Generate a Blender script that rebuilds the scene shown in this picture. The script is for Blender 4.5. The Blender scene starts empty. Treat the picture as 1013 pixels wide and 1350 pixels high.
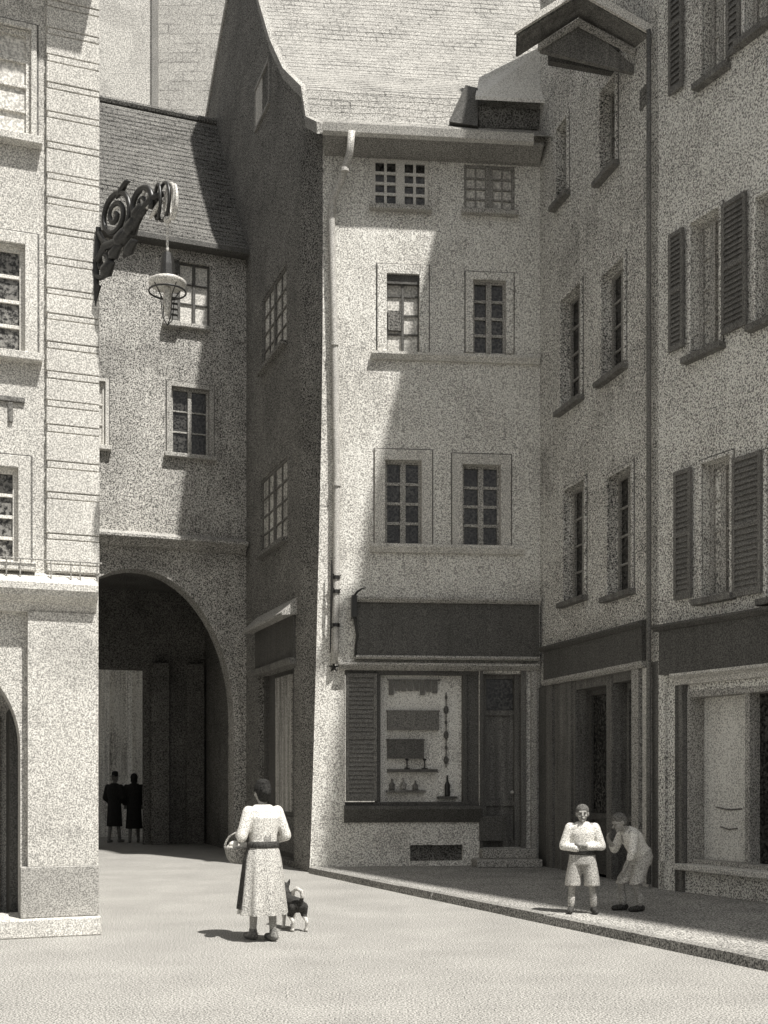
import bpy, bmesh, math, random
from mathutils import Vector, Matrix
random.seed(7)
scene = bpy.context.scene
COL = scene.collection
F, CX, HY, EYE = 1500.0, 506.5, 1020.0, 1.76      # camera of the picture: focal length in picture pixels, axis, horizon, eye height

# ------------------------------------------------------------------ materials
TINT = (1.0, 0.972, 0.905)
MATS = {}
def mat(name, v, grain=0.5, scale=28.0, rough=0.9, mottle=0.12, streak=0.0, bump=0.25, tint=TINT, spec=0.2, brick=None, lo=None):
    m = bpy.data.materials.new(name); m.use_nodes = True
    nt = m.node_tree; N = nt.nodes; L = nt.links
    b = N['Principled BSDF']; b.inputs['Roughness'].default_value = rough
    b.inputs['Specular IOR Level'].default_value = spec
    geo = N.new('ShaderNodeNewGeometry'); pos = geo.outputs['Position']
    def noise(sc, det, ro=0.6, vec=None):
        n = N.new('ShaderNodeTexNoise'); n.inputs['Scale'].default_value = sc
        n.inputs['Detail'].default_value = det; n.inputs['Roughness'].default_value = ro
        L.new(vec or pos, n.inputs['Vector']); return n.outputs['Fac']
    def mr(fac, a, bb, lo_, hi_):
        r = N.new('ShaderNodeMapRange'); r.inputs[1].default_value = a; r.inputs[2].default_value = bb
        r.inputs[3].default_value = lo_; r.inputs[4].default_value = hi_; L.new(fac, r.inputs[0]); return r.outputs[0]
    def mul(x, y):
        q = N.new('ShaderNodeMath'); q.operation = 'MULTIPLY'; L.new(x, q.inputs[0]); L.new(y, q.inputs[1]); return q.outputs[0]
    g = noise(scale * 1.6, 2.0, 0.62)
    val = mr(g, 0.40, 0.60, max(0.05, 1 - 1.25 * grain), 1 + grain * .85)
    val = mul(val, mr(noise(1.1, 4), 0.3, 0.7, 1 - mottle, 1 + mottle))
    if name.endswith('plaster'):           # old repairs and damp patches with ragged edges of their own
        val = mul(val, mr(noise(.62, 7, .62), .53, .58, 1.0, .86)); val = mul(val, mr(noise(2.3, 6, .66), .60, .64, 1.0, .80))
    if streak:
        mp = N.new('ShaderNodeMapping'); mp.inputs['Scale'].default_value = (9, 9, 0.5); L.new(pos, mp.inputs['Vector'])
        val = mul(val, mr(noise(1.0, 3, 0.6, mp.outputs[0]), 0.3, 0.7, 1 - streak, 1 + streak))
    if brick:
        uv = N.new('ShaderNodeUVMap')
        nz = N.new('ShaderNodeTexNoise'); nz.inputs['Scale'].default_value = 2.0; L.new(pos, nz.inputs['Vector'])
        sc_ = N.new('ShaderNodeVectorMath'); sc_.operation = 'SCALE'; sc_.inputs[3].default_value = 0.06; L.new(nz.outputs['Color'], sc_.inputs[0])
        ad = N.new('ShaderNodeVectorMath'); L.new(uv.outputs[0], ad.inputs[0]); L.new(sc_.outputs[0], ad.inputs[1])
        bt = N.new('ShaderNodeTexBrick'); L.new(ad.outputs[0], bt.inputs['Vector'])
        bt.inputs['Scale'].default_value = 1.0; bt.inputs['Brick Width'].default_value = brick[0]; bt.inputs['Row Height'].default_value = brick[1]
        bt.inputs['Mortar Size'].default_value = brick[2]; bt.inputs['Mortar Smooth'].default_value = 0.6
        bt.inputs['Color1'].default_value = (1, 1, 1, 1); bt.inputs['Color2'].default_value = (.82, .82, .82, 1); bt.inputs['Mortar'].default_value = (brick[3],) * 3 + (1,)
        # mortar lines fade in and out, as on weathered tiling
        mx = N.new('ShaderNodeMix'); mx.data_type = 'FLOAT'
        L.new(mr(noise(1.7, 3), 0.38, 0.66, 0.0, 1.0), mx.inputs[0]); mx.inputs[2].default_value = 1.0
        bw = N.new('ShaderNodeRGBToBW'); L.new(bt.outputs['Color'], bw.inputs[0]); L.new(bw.outputs[0], mx.inputs[3])
        val = mul(val, mx.outputs[0])
    mv = N.new('ShaderNodeVectorMath'); mv.operation = 'SCALE'
    mv.inputs[0].default_value = tuple(v * t for t in tint); L.new(val, mv.inputs[3])
    mn = N.new('ShaderNodeVectorMath'); mn.operation = 'MINIMUM'; mn.inputs[1].default_value = (.86, .85, .8); L.new(mv.outputs[0], mn.inputs[0])
    L.new(mn.outputs[0], b.inputs['Base Color'])
    if bump:
        bp = N.new('ShaderNodeBump'); bp.inputs['Strength'].default_value = bump * .6; bp.inputs['Distance'].default_value = 0.02
        L.new(g, bp.inputs['Height']); L.new(bp.outputs[0], b.inputs['Normal'])
    MATS[name] = m
    return m

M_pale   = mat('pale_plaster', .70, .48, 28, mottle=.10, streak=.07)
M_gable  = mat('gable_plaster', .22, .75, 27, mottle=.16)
M_right  = mat('right_plaster', .76, .64, 29, mottle=.20, streak=.10)
M_narrow = mat('narrow_plaster', .60, .72, 28, mottle=.22, streak=.12)
M_left   = mat('left_plaster', .54, .42, 42, mottle=.09)
M_quoin  = mat('quoin_stone', .56, .36, 42, mottle=.10)
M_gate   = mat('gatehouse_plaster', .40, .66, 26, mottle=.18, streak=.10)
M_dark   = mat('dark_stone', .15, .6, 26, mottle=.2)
M_vault  = mat('vault_stone', .15, .6, 24, mottle=.25)  # one dark tone for the passage, vents and dark openings
M_court  = mat('court_plaster', .82, .45, 22, mottle=.2, streak=.45)
M_stone  = mat('window_stone', .60, .4, 34)
M_dstone = mat('grey_stone', .40, .55, 34)
M_white  = mat('white_paint', .70, .25, 40, rough=.6, mottle=.05)
M_grey   = mat('grey_paint', .30, .5, 40, rough=.6)
M_dkwood = mat('dark_wood', .11, .4, 34, rough=.6, streak=.1)
M_mdwood = mat('mid_wood', .17, .4, 36, rough=.7, streak=.3)
M_shut   = mat('shutter_wood', .18, .4, 36, rough=.7)
M_iron   = mat('black_iron', .022, .5, 50, rough=.4, bump=.1, spec=.5)
M_zinc   = mat('zinc', .52, .4, 40, rough=.5, spec=.4)
M_glass  = mat('window_glass', .045, .75, 14, rough=.18, mottle=.5, bump=.05, spec=.5)
M_mglass = mat('dusty_glass', .16, .7, 16, rough=.3, mottle=.5, bump=.05, spec=.4)
M_net    = mat('net_curtain_glass', .58, .3, 20, rough=.5, mottle=.2, bump=.05)
M_dim    = mat('dim_curtain_glass', .55, .6, 20, rough=.5, mottle=.35, streak=.3, bump=.05)
M_tile   = mat('roof_tile', .37, .45, 26, mottle=.10, brick=(.34, .19, .022, .45))
M_tile2  = mat('old_roof_tile', .17, .7, 28, mottle=.2, brick=(.24, .16, .02, .3))
M_tile3  = mat('hung_tile', .50, .35, 18, mottle=.1, brick=(.9, .30, .025, .45))
M_street = mat('street_grit', .325, .6, 40, mottle=.12, bump=.1)
M_pave   = mat('pavement_grit', .34, .7, 30, mottle=.2)
M_kerb   = mat('kerb_stone', .26, .55, 30)
M_skin   = mat('skin', .32, .35, 60, rough=.6, mottle=.1, bump=.1)
M_cloth  = mat('pale_cloth', .70, .4, 55, mottle=.15)
M_cloth2 = mat('cream_cloth', .44, .45, 55, mottle=.2)
M_dcloth = mat('dark_cloth', .06, .6, 50)
M_hair   = mat('dark_hair', .025, .6, 60)
M_fhair  = mat('fair_hair', .14, .5, 60)
M_black  = mat('black_cloak', .02, .5, 40)
M_dogd   = mat('dark_fur', .05, .6, 70)
M_dogw   = mat('white_fur', .55, .4, 70)
M_wick   = mat('wicker', .36, .7, 60)
M_brass  = mat('worn_metal', .55, .4, 50, rough=.35, spec=.6)

# ------------------------------------------------------------------ mesh building
def inv_loc(o): return Vector(o['wloc']) if o and 'wloc' in o else Vector((0, 0, 0))
class MB:
    def __init__(s): s.v = []; s.f = []; s.uv = {}
    def poly(s, pts, uvs=None):
        i = len(s.v); s.v += [Vector(p) for p in pts]
        s.f.append(list(range(i, i + len(pts))))
        if uvs: s.uv[len(s.f) - 1] = uvs
        return s
    def hexa(s, p):       # 8 points, bottom ring then top ring
        i = len(s.v); s.v += [Vector(q) for q in p]
        for f in ((0, 1, 2, 3), (7, 6, 5, 4), (0, 4, 5, 1), (1, 5, 6, 2), (2, 6, 7, 3), (3, 7, 4, 0)):
            s.f.append([i + k for k in f])
        return s
    def box(s, x0, x1, y0, y1, z0, z1):
        return s.hexa([(x0, y0, z0), (x1, y0, z0), (x1, y1, z0), (x0, y1, z0), (x0, y0, z1), (x1, y0, z1), (x1, y1, z1), (x0, y1, z1)])
    def tube(s, pts, r, n=8, closed=False, cap=True):
        pts = [Vector(p) for p in pts]; m = len(pts)
        rr = r if isinstance(r, (list, tuple)) else [r] * m
        base = len(s.v); up = None
        for k, p in enumerate(pts):
            if closed: t = (pts[(k + 1) % m] - pts[k - 1]).normalized()
            else: t = (pts[min(k + 1, m - 1)] - pts[max(k - 1, 0)]).normalized()
            if up is None: up = t.orthogonal().normalized()
            up = (up - t * up.dot(t)); up = up.normalized() if up.length > 1e-6 else t.orthogonal().normalized()
            sd = t.cross(up)
            for j in range(n):
                a = 2 * math.pi * j / n
                s.v.append(p + (up * math.cos(a) + sd * math.sin(a)) * rr[k])
        for k in range(m if closed else m - 1):
            for j in range(n):
                a = base + k * n; b = base + ((k + 1) % m) * n
                s.f.append([a + j, a + (j + 1) % n, b + (j + 1) % n, b + j])
        if cap and not closed:
            s.f.append([base + j for j in range(n)][::-1]); s.f.append([base + (m - 1) * n + j for j in range(n)])
        return s
    def loft(s, rings, cap=True):
        base = len(s.v); n = len(rings[0])
        for r in rings: s.v += [Vector(p) for p in r]
        for k in range(len(rings) - 1):
            for j in range(n):
                a = base + k * n; b = a + n
                s.f.append([a + j, a + (j + 1) % n, b + (j + 1) % n, b + j])
        if cap:
            s.f.append([base + j for j in range(n)][::-1]); s.f.append([base + (len(rings) - 1) * n + j for j in range(n)])
        return s
    def lathe(s, c, prof, n=20):
        c = Vector(c)
        return s.loft([[c + Vector((r * math.cos(2 * math.pi * j / n), r * math.sin(2 * math.pi * j / n), z)) for j in range(n)] for r, z in prof])
    def ell(s, c, r, M=None, nu=14, nv=9):
        c = Vector(c); rings = []
        for k in range(nv + 1):
            ph = -math.pi / 2 + math.pi * (0.04 + .92 * k / nv)
            ring = []
            for j in range(nu):
                a = 2 * math.pi * j / nu
                q = Vector((r[0] * math.cos(ph) * math.cos(a), r[1] * math.cos(ph) * math.sin(a), r[2] * math.sin(ph)))
                ring.append(c + (M @ q if M else q))
            rings.append(ring)
        return s.loft(rings)
    def limb(s, a, b, ra, rb, n=12):
        a = Vector(a); b = Vector(b)
        d = (b - a).normalized()
        pts = [a - d * ra * .9, a - d * ra * .55, a, b, b + d * rb * .55, b + d * rb * .9]
        return s.tube(pts, [ra * .4, ra * .82, ra, rb, rb * .82, rb * .4], n)
    def mesh(s, name, m, off=Vector((0, 0, 0)), smooth=False):
        me = bpy.data.meshes.new(name)
        me.from_pydata([tuple(v - off) for v in s.v], [], s.f)
        if s.uv:
            ul = me.uv_layers.new(name='UVMap')
            for fi, p in enumerate(me.polygons):
                if fi in s.uv:
                    for k, li in enumerate(p.loop_indices): ul.data[li].uv = s.uv[fi][k]
        me.materials.append(m)
        bm = bmesh.new(); bm.from_mesh(me); bmesh.ops.recalc_face_normals(bm, faces=bm.faces); bm.to_mesh(me); bm.free()
        if smooth:
            for p in me.polygons: p.use_smooth = True
        return me
    def build(s, name, m, parent=None, loc=None, smooth=False, bevel=0):
        off = inv_loc(parent) if parent else Vector(loc or (0, 0, 0))
        o = bpy.data.objects.new(name, s.mesh(name, m, off, smooth)); COL.objects.link(o)
        o['wloc'] = tuple(off)
        if parent: o.parent = parent
        else: o.location = off
        if bevel:
            b = o.modifiers.new('bevel', 'BEVEL'); b.width = bevel; b.segments = 2; b.limit_method = 'ANGLE'
        return o
def thing(name, label, cat, loc=(0, 0, 0), group=None):
    o = bpy.data.objects.new(name, None); COL.objects.link(o); o.location = loc; o.empty_display_size = .2
    o['wloc'] = tuple(loc); o['label'] = label; o['category'] = cat
    if group: o['group'] = group
    return o
def tag(o, label, cat, group=None):
    o['label'] = label; o['category'] = cat
    if group: o['group'] = group
    return o
def struct(o): o['kind'] = 'structure'; return o

class Wall:
    """a vertical wall plane: u along it, z up, n out towards the street"""
    def __init__(s, o, d):
        s.o = Vector((o[0], o[1])); s.d = Vector(d).normalized()
        n = Vector((-s.d.y, s.d.x))
        if n.dot(-s.o) < 0: n = -n
        s.n = n
    def P(s, u, z, n=0):
        q = s.o + s.d * u + s.n * n
        return Vector((q.x, q.y, z))
    def uz(s, px, py):
        rx = (px - CX) / F
        u = (rx * s.o.y - s.o.x) / (s.d.x - rx * s.d.y)
        dep = s.o.y + u * s.d.y
        return u, EYE + (HY - py) / F * dep
    def u(s, px): return s.uz(px, 0)[0]
    def rect(s, x0, y0, x1, y1):
        a, b = sorted((s.u(x0), s.u(x1))); xm = (x0 + x1) / 2
        return (a, b, s.uz(xm, y1)[1], s.uz(xm, y0)[1])
    def box(s, mb, u0, u1, z0, z1, n0, n1):
        mb.hexa([s.P(u0, z0, n0), s.P(u1, z0, n0), s.P(u1, z0, n1), s.P(u0, z0, n1), s.P(u0, z1, n0), s.P(u1, z1, n0), s.P(u1, z1, n1), s.P(u0, z1, n1)])
        return mb
    def rail(s, mb, prof, u0, u1):      # moulding: profile of (n, z) run along u
        mb.loft([[s.P(u0, z, n) for n, z in prof], [s.P(u1, z, n) for n, z in prof]])
        return mb
    def face(s, u0, u1, z0, z1, opens=(), arches=(), depth=.16, ub=(), zb=(), n=0):
        mb = MB()
        holes = [tuple(o[:4]) for o in opens] + [(uc - h, uc + h, 0, zs + r) for uc, h, zs, r in arches]
        us = sorted(set([u0, u1] + [x for x in ub] + [x for h in holes for x in h[:2]]))
        zs_ = sorted(set([z0, z1] + [x for x in zb] + [x for h in holes for x in h[2:]]))
        us = [x for x in us if u0 <= x <= u1]; zs_ = [x for x in zs_ if z0 <= x <= z1]
        for a, b in zip(us, us[1:]):
            for c, d in zip(zs_, zs_[1:]):
                mu, mz = (a + b) / 2, (c + d) / 2
                if any(h[0] < mu < h[1] and h[2] < mz < h[3] for h in holes): continue
                mb.poly([s.P(a, c, n), s.P(b, c, n), s.P(b, d, n), s.P(a, d, n)])
        for o in opens:
            a, b, c, d = o[:4]; dp = o[4] if len(o) > 4 else depth
            for p, q in (((a, c), (b, c)), ((b, c), (b, d)), ((b, d), (a, d)), ((a, d), (a, c))):
                mb.poly([s.P(p[0], p[1], n), s.P(q[0], q[1], n), s.P(q[0], q[1], n - dp), s.P(p[0], p[1], n - dp)])
        for uc, h, zs, r in arches:
            K = 28; pts = []
            for k in range(K + 1):
                t = math.pi * k / K
                pts.append((uc - h * math.cos(t), zs + r * math.sin(t)))
            for p, q in zip(pts, pts[1:]):
                if zs + r - max(p[1], q[1]) > 1e-6 or True:
                    mb.poly([s.P(p[0], p[1], n), s.P(q[0], q[1], n), s.P(q[0], zs + r, n), s.P(p[0], zs + r, n)])
                mb.poly([s.P(p[0], p[1], n), s.P(q[0], q[1], n), s.P(q[0], q[1], n - .5), s.P(p[0], p[1], n - .5)])
            for uu in (uc - h, uc + h):
                mb.poly([s.P(uu, 0, n), s.P(uu, zs, n), s.P(uu, zs, n - .5), s.P(uu, 0, n - .5)])
        return mb

def window(W, parent, r, cols=2, rows=4, fm=None, pm=None, sur=0, sm=None, sill=True, sillm=None, fr=.045, bar=.03, mull=.06, depth=.16, n0=0, line=.022):
    """casement set back in its opening r=(u0,u1,z0,z1)"""
    a, b, c, d = r; fm = fm or M_white; pm = pm or M_glass
    f = MB(); N0, N1 = n0 - depth, n0 - depth + .06
    W.box(f, a, a + fr, c, d, N0, N1); W.box(f, b - fr, b, c, d, N0, N1)
    W.box(f, a + fr, b - fr, c, c + fr, N0, N1); W.box(f, a + fr, b - fr, d - fr, d, N0, N1)
    ia, ib, ic, id_ = a + fr, b - fr, c + fr, d - fr
    um = (ia + ib) / 2
    if cols >= 2:
        W.box(f, um - mull / 2, um + mull / 2, ic, id_, N0, N1 + .012)
        halves = [(ia, um - mull / 2), (um + mull / 2, ib)]
    else: halves = [(ia, ib)]
    for h0, h1 in halves:
        for k in range(1, rows):
            z = ic + (id_ - ic) * k / rows
            W.box(f, h0, h1, z - bar / 2, z + bar / 2, N0 + .005, N1 - .01)
        if cols >= 4:
            u = (h0 + h1) / 2
            for k in range(rows):
                z0 = ic + (id_ - ic) * k / rows + (bar / 2 if k else 0); z1 = ic + (id_ - ic) * (k + 1) / rows - (bar / 2 if k < rows - 1 else 0)
                W.box(f, u - bar / 2, u + bar / 2, z0, z1, N0 + .005, N1 - .01)
    w = f.build('window', fm, parent)
    p = MB(); p.poly([W.P(ia, ic, N0 + .02), W.P(ib, ic, N0 + .02), W.P(ib, id_, N0 + .02), W.P(ia, id_, N0 + .02)])
    p.build('pane', pm, w)
    if sur:
        g = MB(); e = .035
        W.box(g, a - sur, a, c, d + sur, n0 - .02, n0 + e); W.box(g, b, b + sur, c, d + sur, n0 - .02, n0 + e)
        W.box(g, a, b, d, d + sur, n0 - .02, n0 + e)
        g.build('surround', sm or M_stone, w, bevel=.008)
        if line:
            g = MB(); x = sur + line; e = .006
            W.box(g, a - x, a - sur - .001, c, d + x, n0 - .02, n0 + e); W.box(g, b + sur + .001, b + x, c, d + x, n0 - .02, n0 + e); W.box(g, a - sur - .001, b + sur + .001, d + sur + .001, d + x, n0 - .02, n0 + e)
            g.build('border', M_mdwood, w)
    if sill:
        g = MB(); x = sur + .05
        W.box(g, a - x, b + x, c - .09, c - .002, n0 - .02, n0 + .13)
        g.build('sill', sillm or sm or M_stone, w, bevel=.01)
    return w
def shutter(W, parent, r, n0=.01, slats=18, m=None, th=.04, fr=.05, name='shutter'):
    a, b, c, d = r; g = MB()
    W.box(g, a, a + fr, c, d, n0, n0 + th); W.box(g, b - fr, b, c, d, n0, n0 + th)
    zm = (c + d) / 2
    for z0, z1 in ((c, c + fr * 1.4), (zm - fr * .6, zm + fr * .6), (d - fr * 1.2, d)): W.box(g, a + fr, b - fr, z0, z1, n0, n0 + th)
    for lo, hi in ((c + fr * 1.4, zm - fr * .6), (zm + fr * .6, d - fr * 1.2)):
        k = slats // 2
        for i in range(k):
            z = lo + (hi - lo) * (i + .5) / k; h = (hi - lo) / k * .62
            g.hexa([W.P(a + fr, z - h, n0 + th * .9), W.P(b - fr, z - h, n0 + th * .9), W.P(b - fr, z - h + .012, n0 + th * .9), W.P(a + fr, z - h + .012, n0 + th * .9),
                    W.P(a + fr, z + h * .8, n0 + .004), W.P(b - fr, z + h * .8, n0 + .004), W.P(b - fr, z + h * .8 + .012, n0 + .004), W.P(a + fr, z + h * .8 + .012, n0 + .004)])
    g.poly([W.P(a + fr, c + fr, n0), W.P(b - fr, c + fr, n0), W.P(b - fr, d - fr, n0), W.P(a + fr, d - fr, n0)])
    return g.build(name, m or M_shut, parent)
def spiral(c, e1, e2, r0, r1, turns, a0, n=40):
    c = Vector(c); return [c + (e1 * math.cos(a0 + turns * 2 * math.pi * k / n) + e2 * math.sin(a0 + turns * 2 * math.pi * k / n)) * (r0 + (r1 - r0) * k / n) for k in range(n + 1)]
def roof_courses(prof, along, s0, s1, step=.17, lift=.022, wob=.012, seg=.9):
    """tile roof: profile = list of world points going up the slope; extruded along a horizontal vector; every course is a step"""
    prof = [Vector(p) for p in prof]; along = Vector(along)
    L = [0]
    for p, q in zip(prof, prof[1:]): L.append(L[-1] + (q - p).length)
    def at(t):
        t = min(max(t, 0), L[-1] - 1e-6)
        for k in range(len(L) - 1):
            if t <= L[k + 1]:
                f = (t - L[k]) / (L[k + 1] - L[k]); return prof[k].lerp(prof[k + 1], f), (prof[k + 1] - prof[k]).normalized()
    mb = MB(); nc = int(L[-1] / step); ns = max(1, int((s1 - s0) / seg))
    wobs = [[random.uniform(-wob, wob) for _ in range(ns + 1)] for _ in range(nc + 2)]
    for k in range(nc):
        for j in range(ns):
            sa, sb = s0 + (s1 - s0) * j / ns, s0 + (s1 - s0) * (j + 1) / ns
            q = []
            for ss, jj in ((sa, j), (sb, j + 1)):
                for kk, lf in ((k, lift), (k + 1, 0.0)):
                    t = kk * step + (wobs[kk][jj] if 0 < kk < nc else 0)
                    p, tg = at(t); nn = tg.cross(along).normalized()
                    if nn.z < 0: nn = -nn
                    q.append((p + along * ss + nn * lf, (ss, t)))
            (p00, u00), (p01, u01), (p10, u10), (p11, u11) = q
            mb.poly([p00, p10, p11, p01], [u00, u10, u11, u01])
            a0 = p00 - (p00 - p01).normalized() * 0; nn = Vector((0, 0, 1))
            mb.poly([p00, p10, p10 - Vector((0, 0, lift * 1.3)), p00 - Vector((0, 0, lift * 1.3))], [u00, u10, u10, u00])
    return mb

# ------------------------------------------------------------------ plan of the square
CL = (-1.333, 20.3)                          # left corner of the middle house
CR = (2.84, 20.7)                            # inner corner
AB = (3.98, 16.5)                            # party line between the two right-hand houses
WC = Wall(CL, (CR[0] - CL[0], CR[1] - CL[1]))
WD = Wall(CL, (-566, 1500))                 # gable side of the middle house
DE = WD.P(WD.u(325), 0).xy                   # where gatehouse meets the gable
WF = Wall(DE, (-.936, -.352))
WE = Wall((-3.185, 12.69), (-.936, -.352))
WA = Wall(CR, (AB[0] - CR[0], AB[1] - CR[1]))
WB = Wall(AB, (.474, -.881))
LC = (Vector(CR) - Vector(CL)).length
LA = (Vector(AB) - Vector(CR)).length

# ================================================================== ground
g = MB(); R = 160
ys = [-20, 0, 5, 10, 15, 20, 26, 40, R]; xs = [-R, -30, -12, -6, -3, 0, 3, 6, 12, 30, R]
for a, b in zip(xs, xs[1:]):
    for c, d in zip(ys, ys[1:]): g.poly([(a, c, 0), (b, c, 0), (b, d, 0), (a, d, 0)])
struct(g.build('street', M_street))
K0 = Vector((-1.34, 20.1)); KD = Vector((.43, -.903)).normalized(); KN = Vector((.903, .43)).normalized()
KL = 17.0
g = MB()
p = [K0 + KN * .16, K0 + KD * KL + KN * .16, Vector((11.5, 2.6)), Vector((11.6, 14)), Vector((5, 24)), Vector((-1.1, 20.6))]
bot = [Vector((q.x, q.y, 0.0)) for q in p]; top = [Vector((q.x, q.y, .10)) for q in p]
n = len(p); g.v = bot + top
g.f = [list(range(n, 2 * n))] + [[i, (i + 1) % n, n + (i + 1) % n, n + i] for i in range(n)]
struct(g.build('pavement', M_pave))
g = MB(); s = 0.0
while s < KL:
    e = min(KL, s + random.uniform(.8, 1.3)); a, b = K0 + KD * (s + .006), K0 + KD * (e - .006)
    h = .104 + random.uniform(-.006, .006); j = random.uniform(-.01, .01)
    g.hexa([(a.x + j, a.y, 0), (b.x + j, b.y, 0), (b.x + KN.x * .157, b.y + KN.y * .157, 0), (a.x + KN.x * .157, a.y + KN.y * .157, 0),
            (a.x + j + .012, a.y, h), (b.x + j + .012, b.y, h), (b.x + KN.x * .157, b.y + KN.y * .157, h), (a.x + KN.x * .157, a.y + KN.y * .157, h)])
    s = e
struct(g.build('kerb', M_kerb))

# ================================================================== middle house
H = thing('shop_house', 'pale house with dark gable side, tiled roof and shop front, right of the archway', 'house', (CL[0], CL[1], 0))
EAVE = 13.15
def batter(mb):                              # the old corner spreads at its foot
    for v in mb.v:
        q = Vector((v.x, v.y)) - WC.o
        uC = q.dot(WC.d); 
        z = v.z; sh = .24 * min(1, z / 9.0) ** .8
        fade = max(0.0, 1 - Vector((v.x - CL[0], v.y - CL[1])).length / .55)
        v.x += WC.d.x * sh * fade; v.y += WC.d.y * sh * fade
    return mb
def cw(x0, y0, x1, y1): return WC.rect(x0, y0, x1, y1)
w_top = [cw(491, 209, 565, 273), cw(612, 217, 679, 279)]
w_mid = [cw(510, 362, 553, 466), cw(624, 370, 667, 466)]
w_low = [cw(508, 607, 556, 718), cw(610, 613, 660, 720)]
shop = cw(455, 884, 632, 1062); sdoor = cw(637, 888, 692, 1100)
vent = cw(541, 1114, 610, 1135)
sdoor = (sdoor[0], sdoor[1], .42, sdoor[3])
mb = WC.face(0, LC + .6, 0, EAVE, w_top + w_mid + w_low + [shop + (.3,), sdoor + (.3,), vent + (.12,)], ub=(.3, .55), zb=(.4, .8, 1.5, 2.5, 3.5, 4.5, 6, 8, 10, 12))
batter(mb).build('facade_wall', M_pale, H)
# gable side
def vg(px, py): return WD.uz(px, py)
PROF = [(-.55, 13.06), (.12, 13.52)] + [vg(*k) for k in ((399, 116), (375, 92), (358, 55), (343, 4), (334, -35), (316, -85))]
APX = PROF[-1]; REAR = [(APX[0] + 1.6, APX[1] - .85), (APX[0] + 4.2, APX[1] - 2.5), (APX[0] + 6.5, APX[1] - 4.6)]
w_d = [WD.rect(346, 372, 378, 470), WD.rect(344, 618, 379, 720)]
d_door = WD.rect(341, 884, 388, 1150); d_door = (d_door[0], d_door[1], 0.12, d_door[3])
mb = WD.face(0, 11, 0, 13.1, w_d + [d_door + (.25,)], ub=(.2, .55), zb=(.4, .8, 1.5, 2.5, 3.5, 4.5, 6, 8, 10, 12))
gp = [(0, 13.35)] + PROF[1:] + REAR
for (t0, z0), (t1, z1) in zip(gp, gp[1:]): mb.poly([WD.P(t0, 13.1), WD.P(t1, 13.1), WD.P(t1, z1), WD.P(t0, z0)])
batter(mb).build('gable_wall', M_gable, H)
# roof
al = WC.P(1, 0) - WC.P(0, 0)
def dp(t, z, s=0): return WD.P(t, z) + al * s
cs = .12
front = [dp(t, z) for t, z in PROF]
roof_courses(front, al, -.16 + .24, LC + 2.2, lift=.007, wob=.035, seg=.4).build('roof', M_tile, H)
rear = [dp(t, z) for t, z in REAR[::-1] + [APX]]
roof_courses(rear, al, -.16 + .24, LC + 2.2, step=.3).build('roof', M_tile, H)
# verge boards along the gable
mb = MB()
vp = PROF + REAR
for (t0, z0), (t1, z1) in zip(vp, vp[1:]):
    o0 = .07
    a0, a1 = dp(t0, z0, o0), dp(t1, z1, o0); b0, b1 = dp(t0, z0, o0 - .1), dp(t1, z1, o0 - .1)
    dz = Vector((0, 0, -.17)); uz_ = Vector((0, 0, .035))
    mb.hexa([a0 + dz, a1 + dz, b1 + dz, b0 + dz, a0 + uz_, a1 + uz_, b1 + uz_, b0 + uz_])
mb.build('verge_board', M_dstone, H)
# eave: coved soffit and gutter
mb = MB(); cov = [(0.0, 12.80), (.08, 12.81), (.2, 12.86), (.33, 12.93), (.42, 12.96), (.42, 13.0), (0, 13.1)]
WC.rail(mb, cov, .27, LC - .03)
mb.build('eave_cove', M_grey, H)
mb = MB(); gut = [(n_ - .07, z_) for n_, z_ in [(.50, 12.99), (.53, 12.91), (.60, 12.88), (.66, 12.92), (.69, 13.05), (.66, 13.05), (.64, 12.95), (.60, 12.92), (.54, 12.94), (.52, 13.0)]]
WC.rail(mb, gut, .22, LC - .25)
mb.build('gutter', M_zinc, H)
# downpipe: leaves the gutter, swan-necks to the corner, runs down
pu = WC.u(443)
dpth = [WC.P(WC.u(461), 12.93, .60), WC.P(WC.u(459), 12.6, .5), WC.P(WC.u(448), 12.2, .28), WC.P(WC.u(438), 11.95, .13), WC.P(WC.u(437), 11.6, .11),
        WC.P(WC.u(441), 9.5, .10), WC.P(WC.u(444), 7, .10), WC.P(WC.u(443), 4.9, .10), WC.P(WC.u(442), 4.2, .10), WC.P(WC.u(441), 3.72, .10)]
pipe = MB().tube(dpth, .062, 10).build('downpipe', M_zinc, H, smooth=True)
for z, px in ((12.35, 453), (11.8, 437.5), (9.4, 441), (6.9, 444), (5.25, 443), (5.0, 443), (4.4, 442.5)):
    nn = .11 if z < 11.9 else .40
    MB().tube([WC.P(WC.u(px), z - .03, nn), WC.P(WC.u(px), z + .03, nn)], .074, 10).build('clamp', M_iron if z < 6 else M_zinc, pipe)
mb = MB()
mb.tube([WC.P(WC.u(437), 5.55, .17), WC.P(WC.u(437), 5.0, .18), WC.P(WC.u(436), 4.6, .17), WC.P(WC.u(435), 3.9, .14)], [.012, .03, .018, .01], 6)
mb.tube([WC.P(WC.u(437), 5.3, .17), WC.P(WC.u(449), 5.3, .05)], .012, 6); mb.tube([WC.P(WC.u(437), 5.05, .17), WC.P(WC.u(449), 5.05, .05)], .012, 6)
mb.tube([WC.P(WC.u(436), 4.35, .17), WC.P(WC.u(446), 4.4, .05)], .012, 6)
mb.build('stay_rod', M_iron, H)
mb = MB(); sc = WC.P(WC.u(440), EYE + (HY - 880) / F * 20.3, .06); e1 = Vector((WC.d.x, WC.d.y, 0)); e2 = Vector((0, 0, 1))
for k in range(5):
    a = math.pi / 2 + k * 2 * math.pi / 5
    mb.tube([sc, sc + (e1 * math.cos(a) + e2 * math.sin(a)) * .09], [.028, .01], 6)
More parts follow.
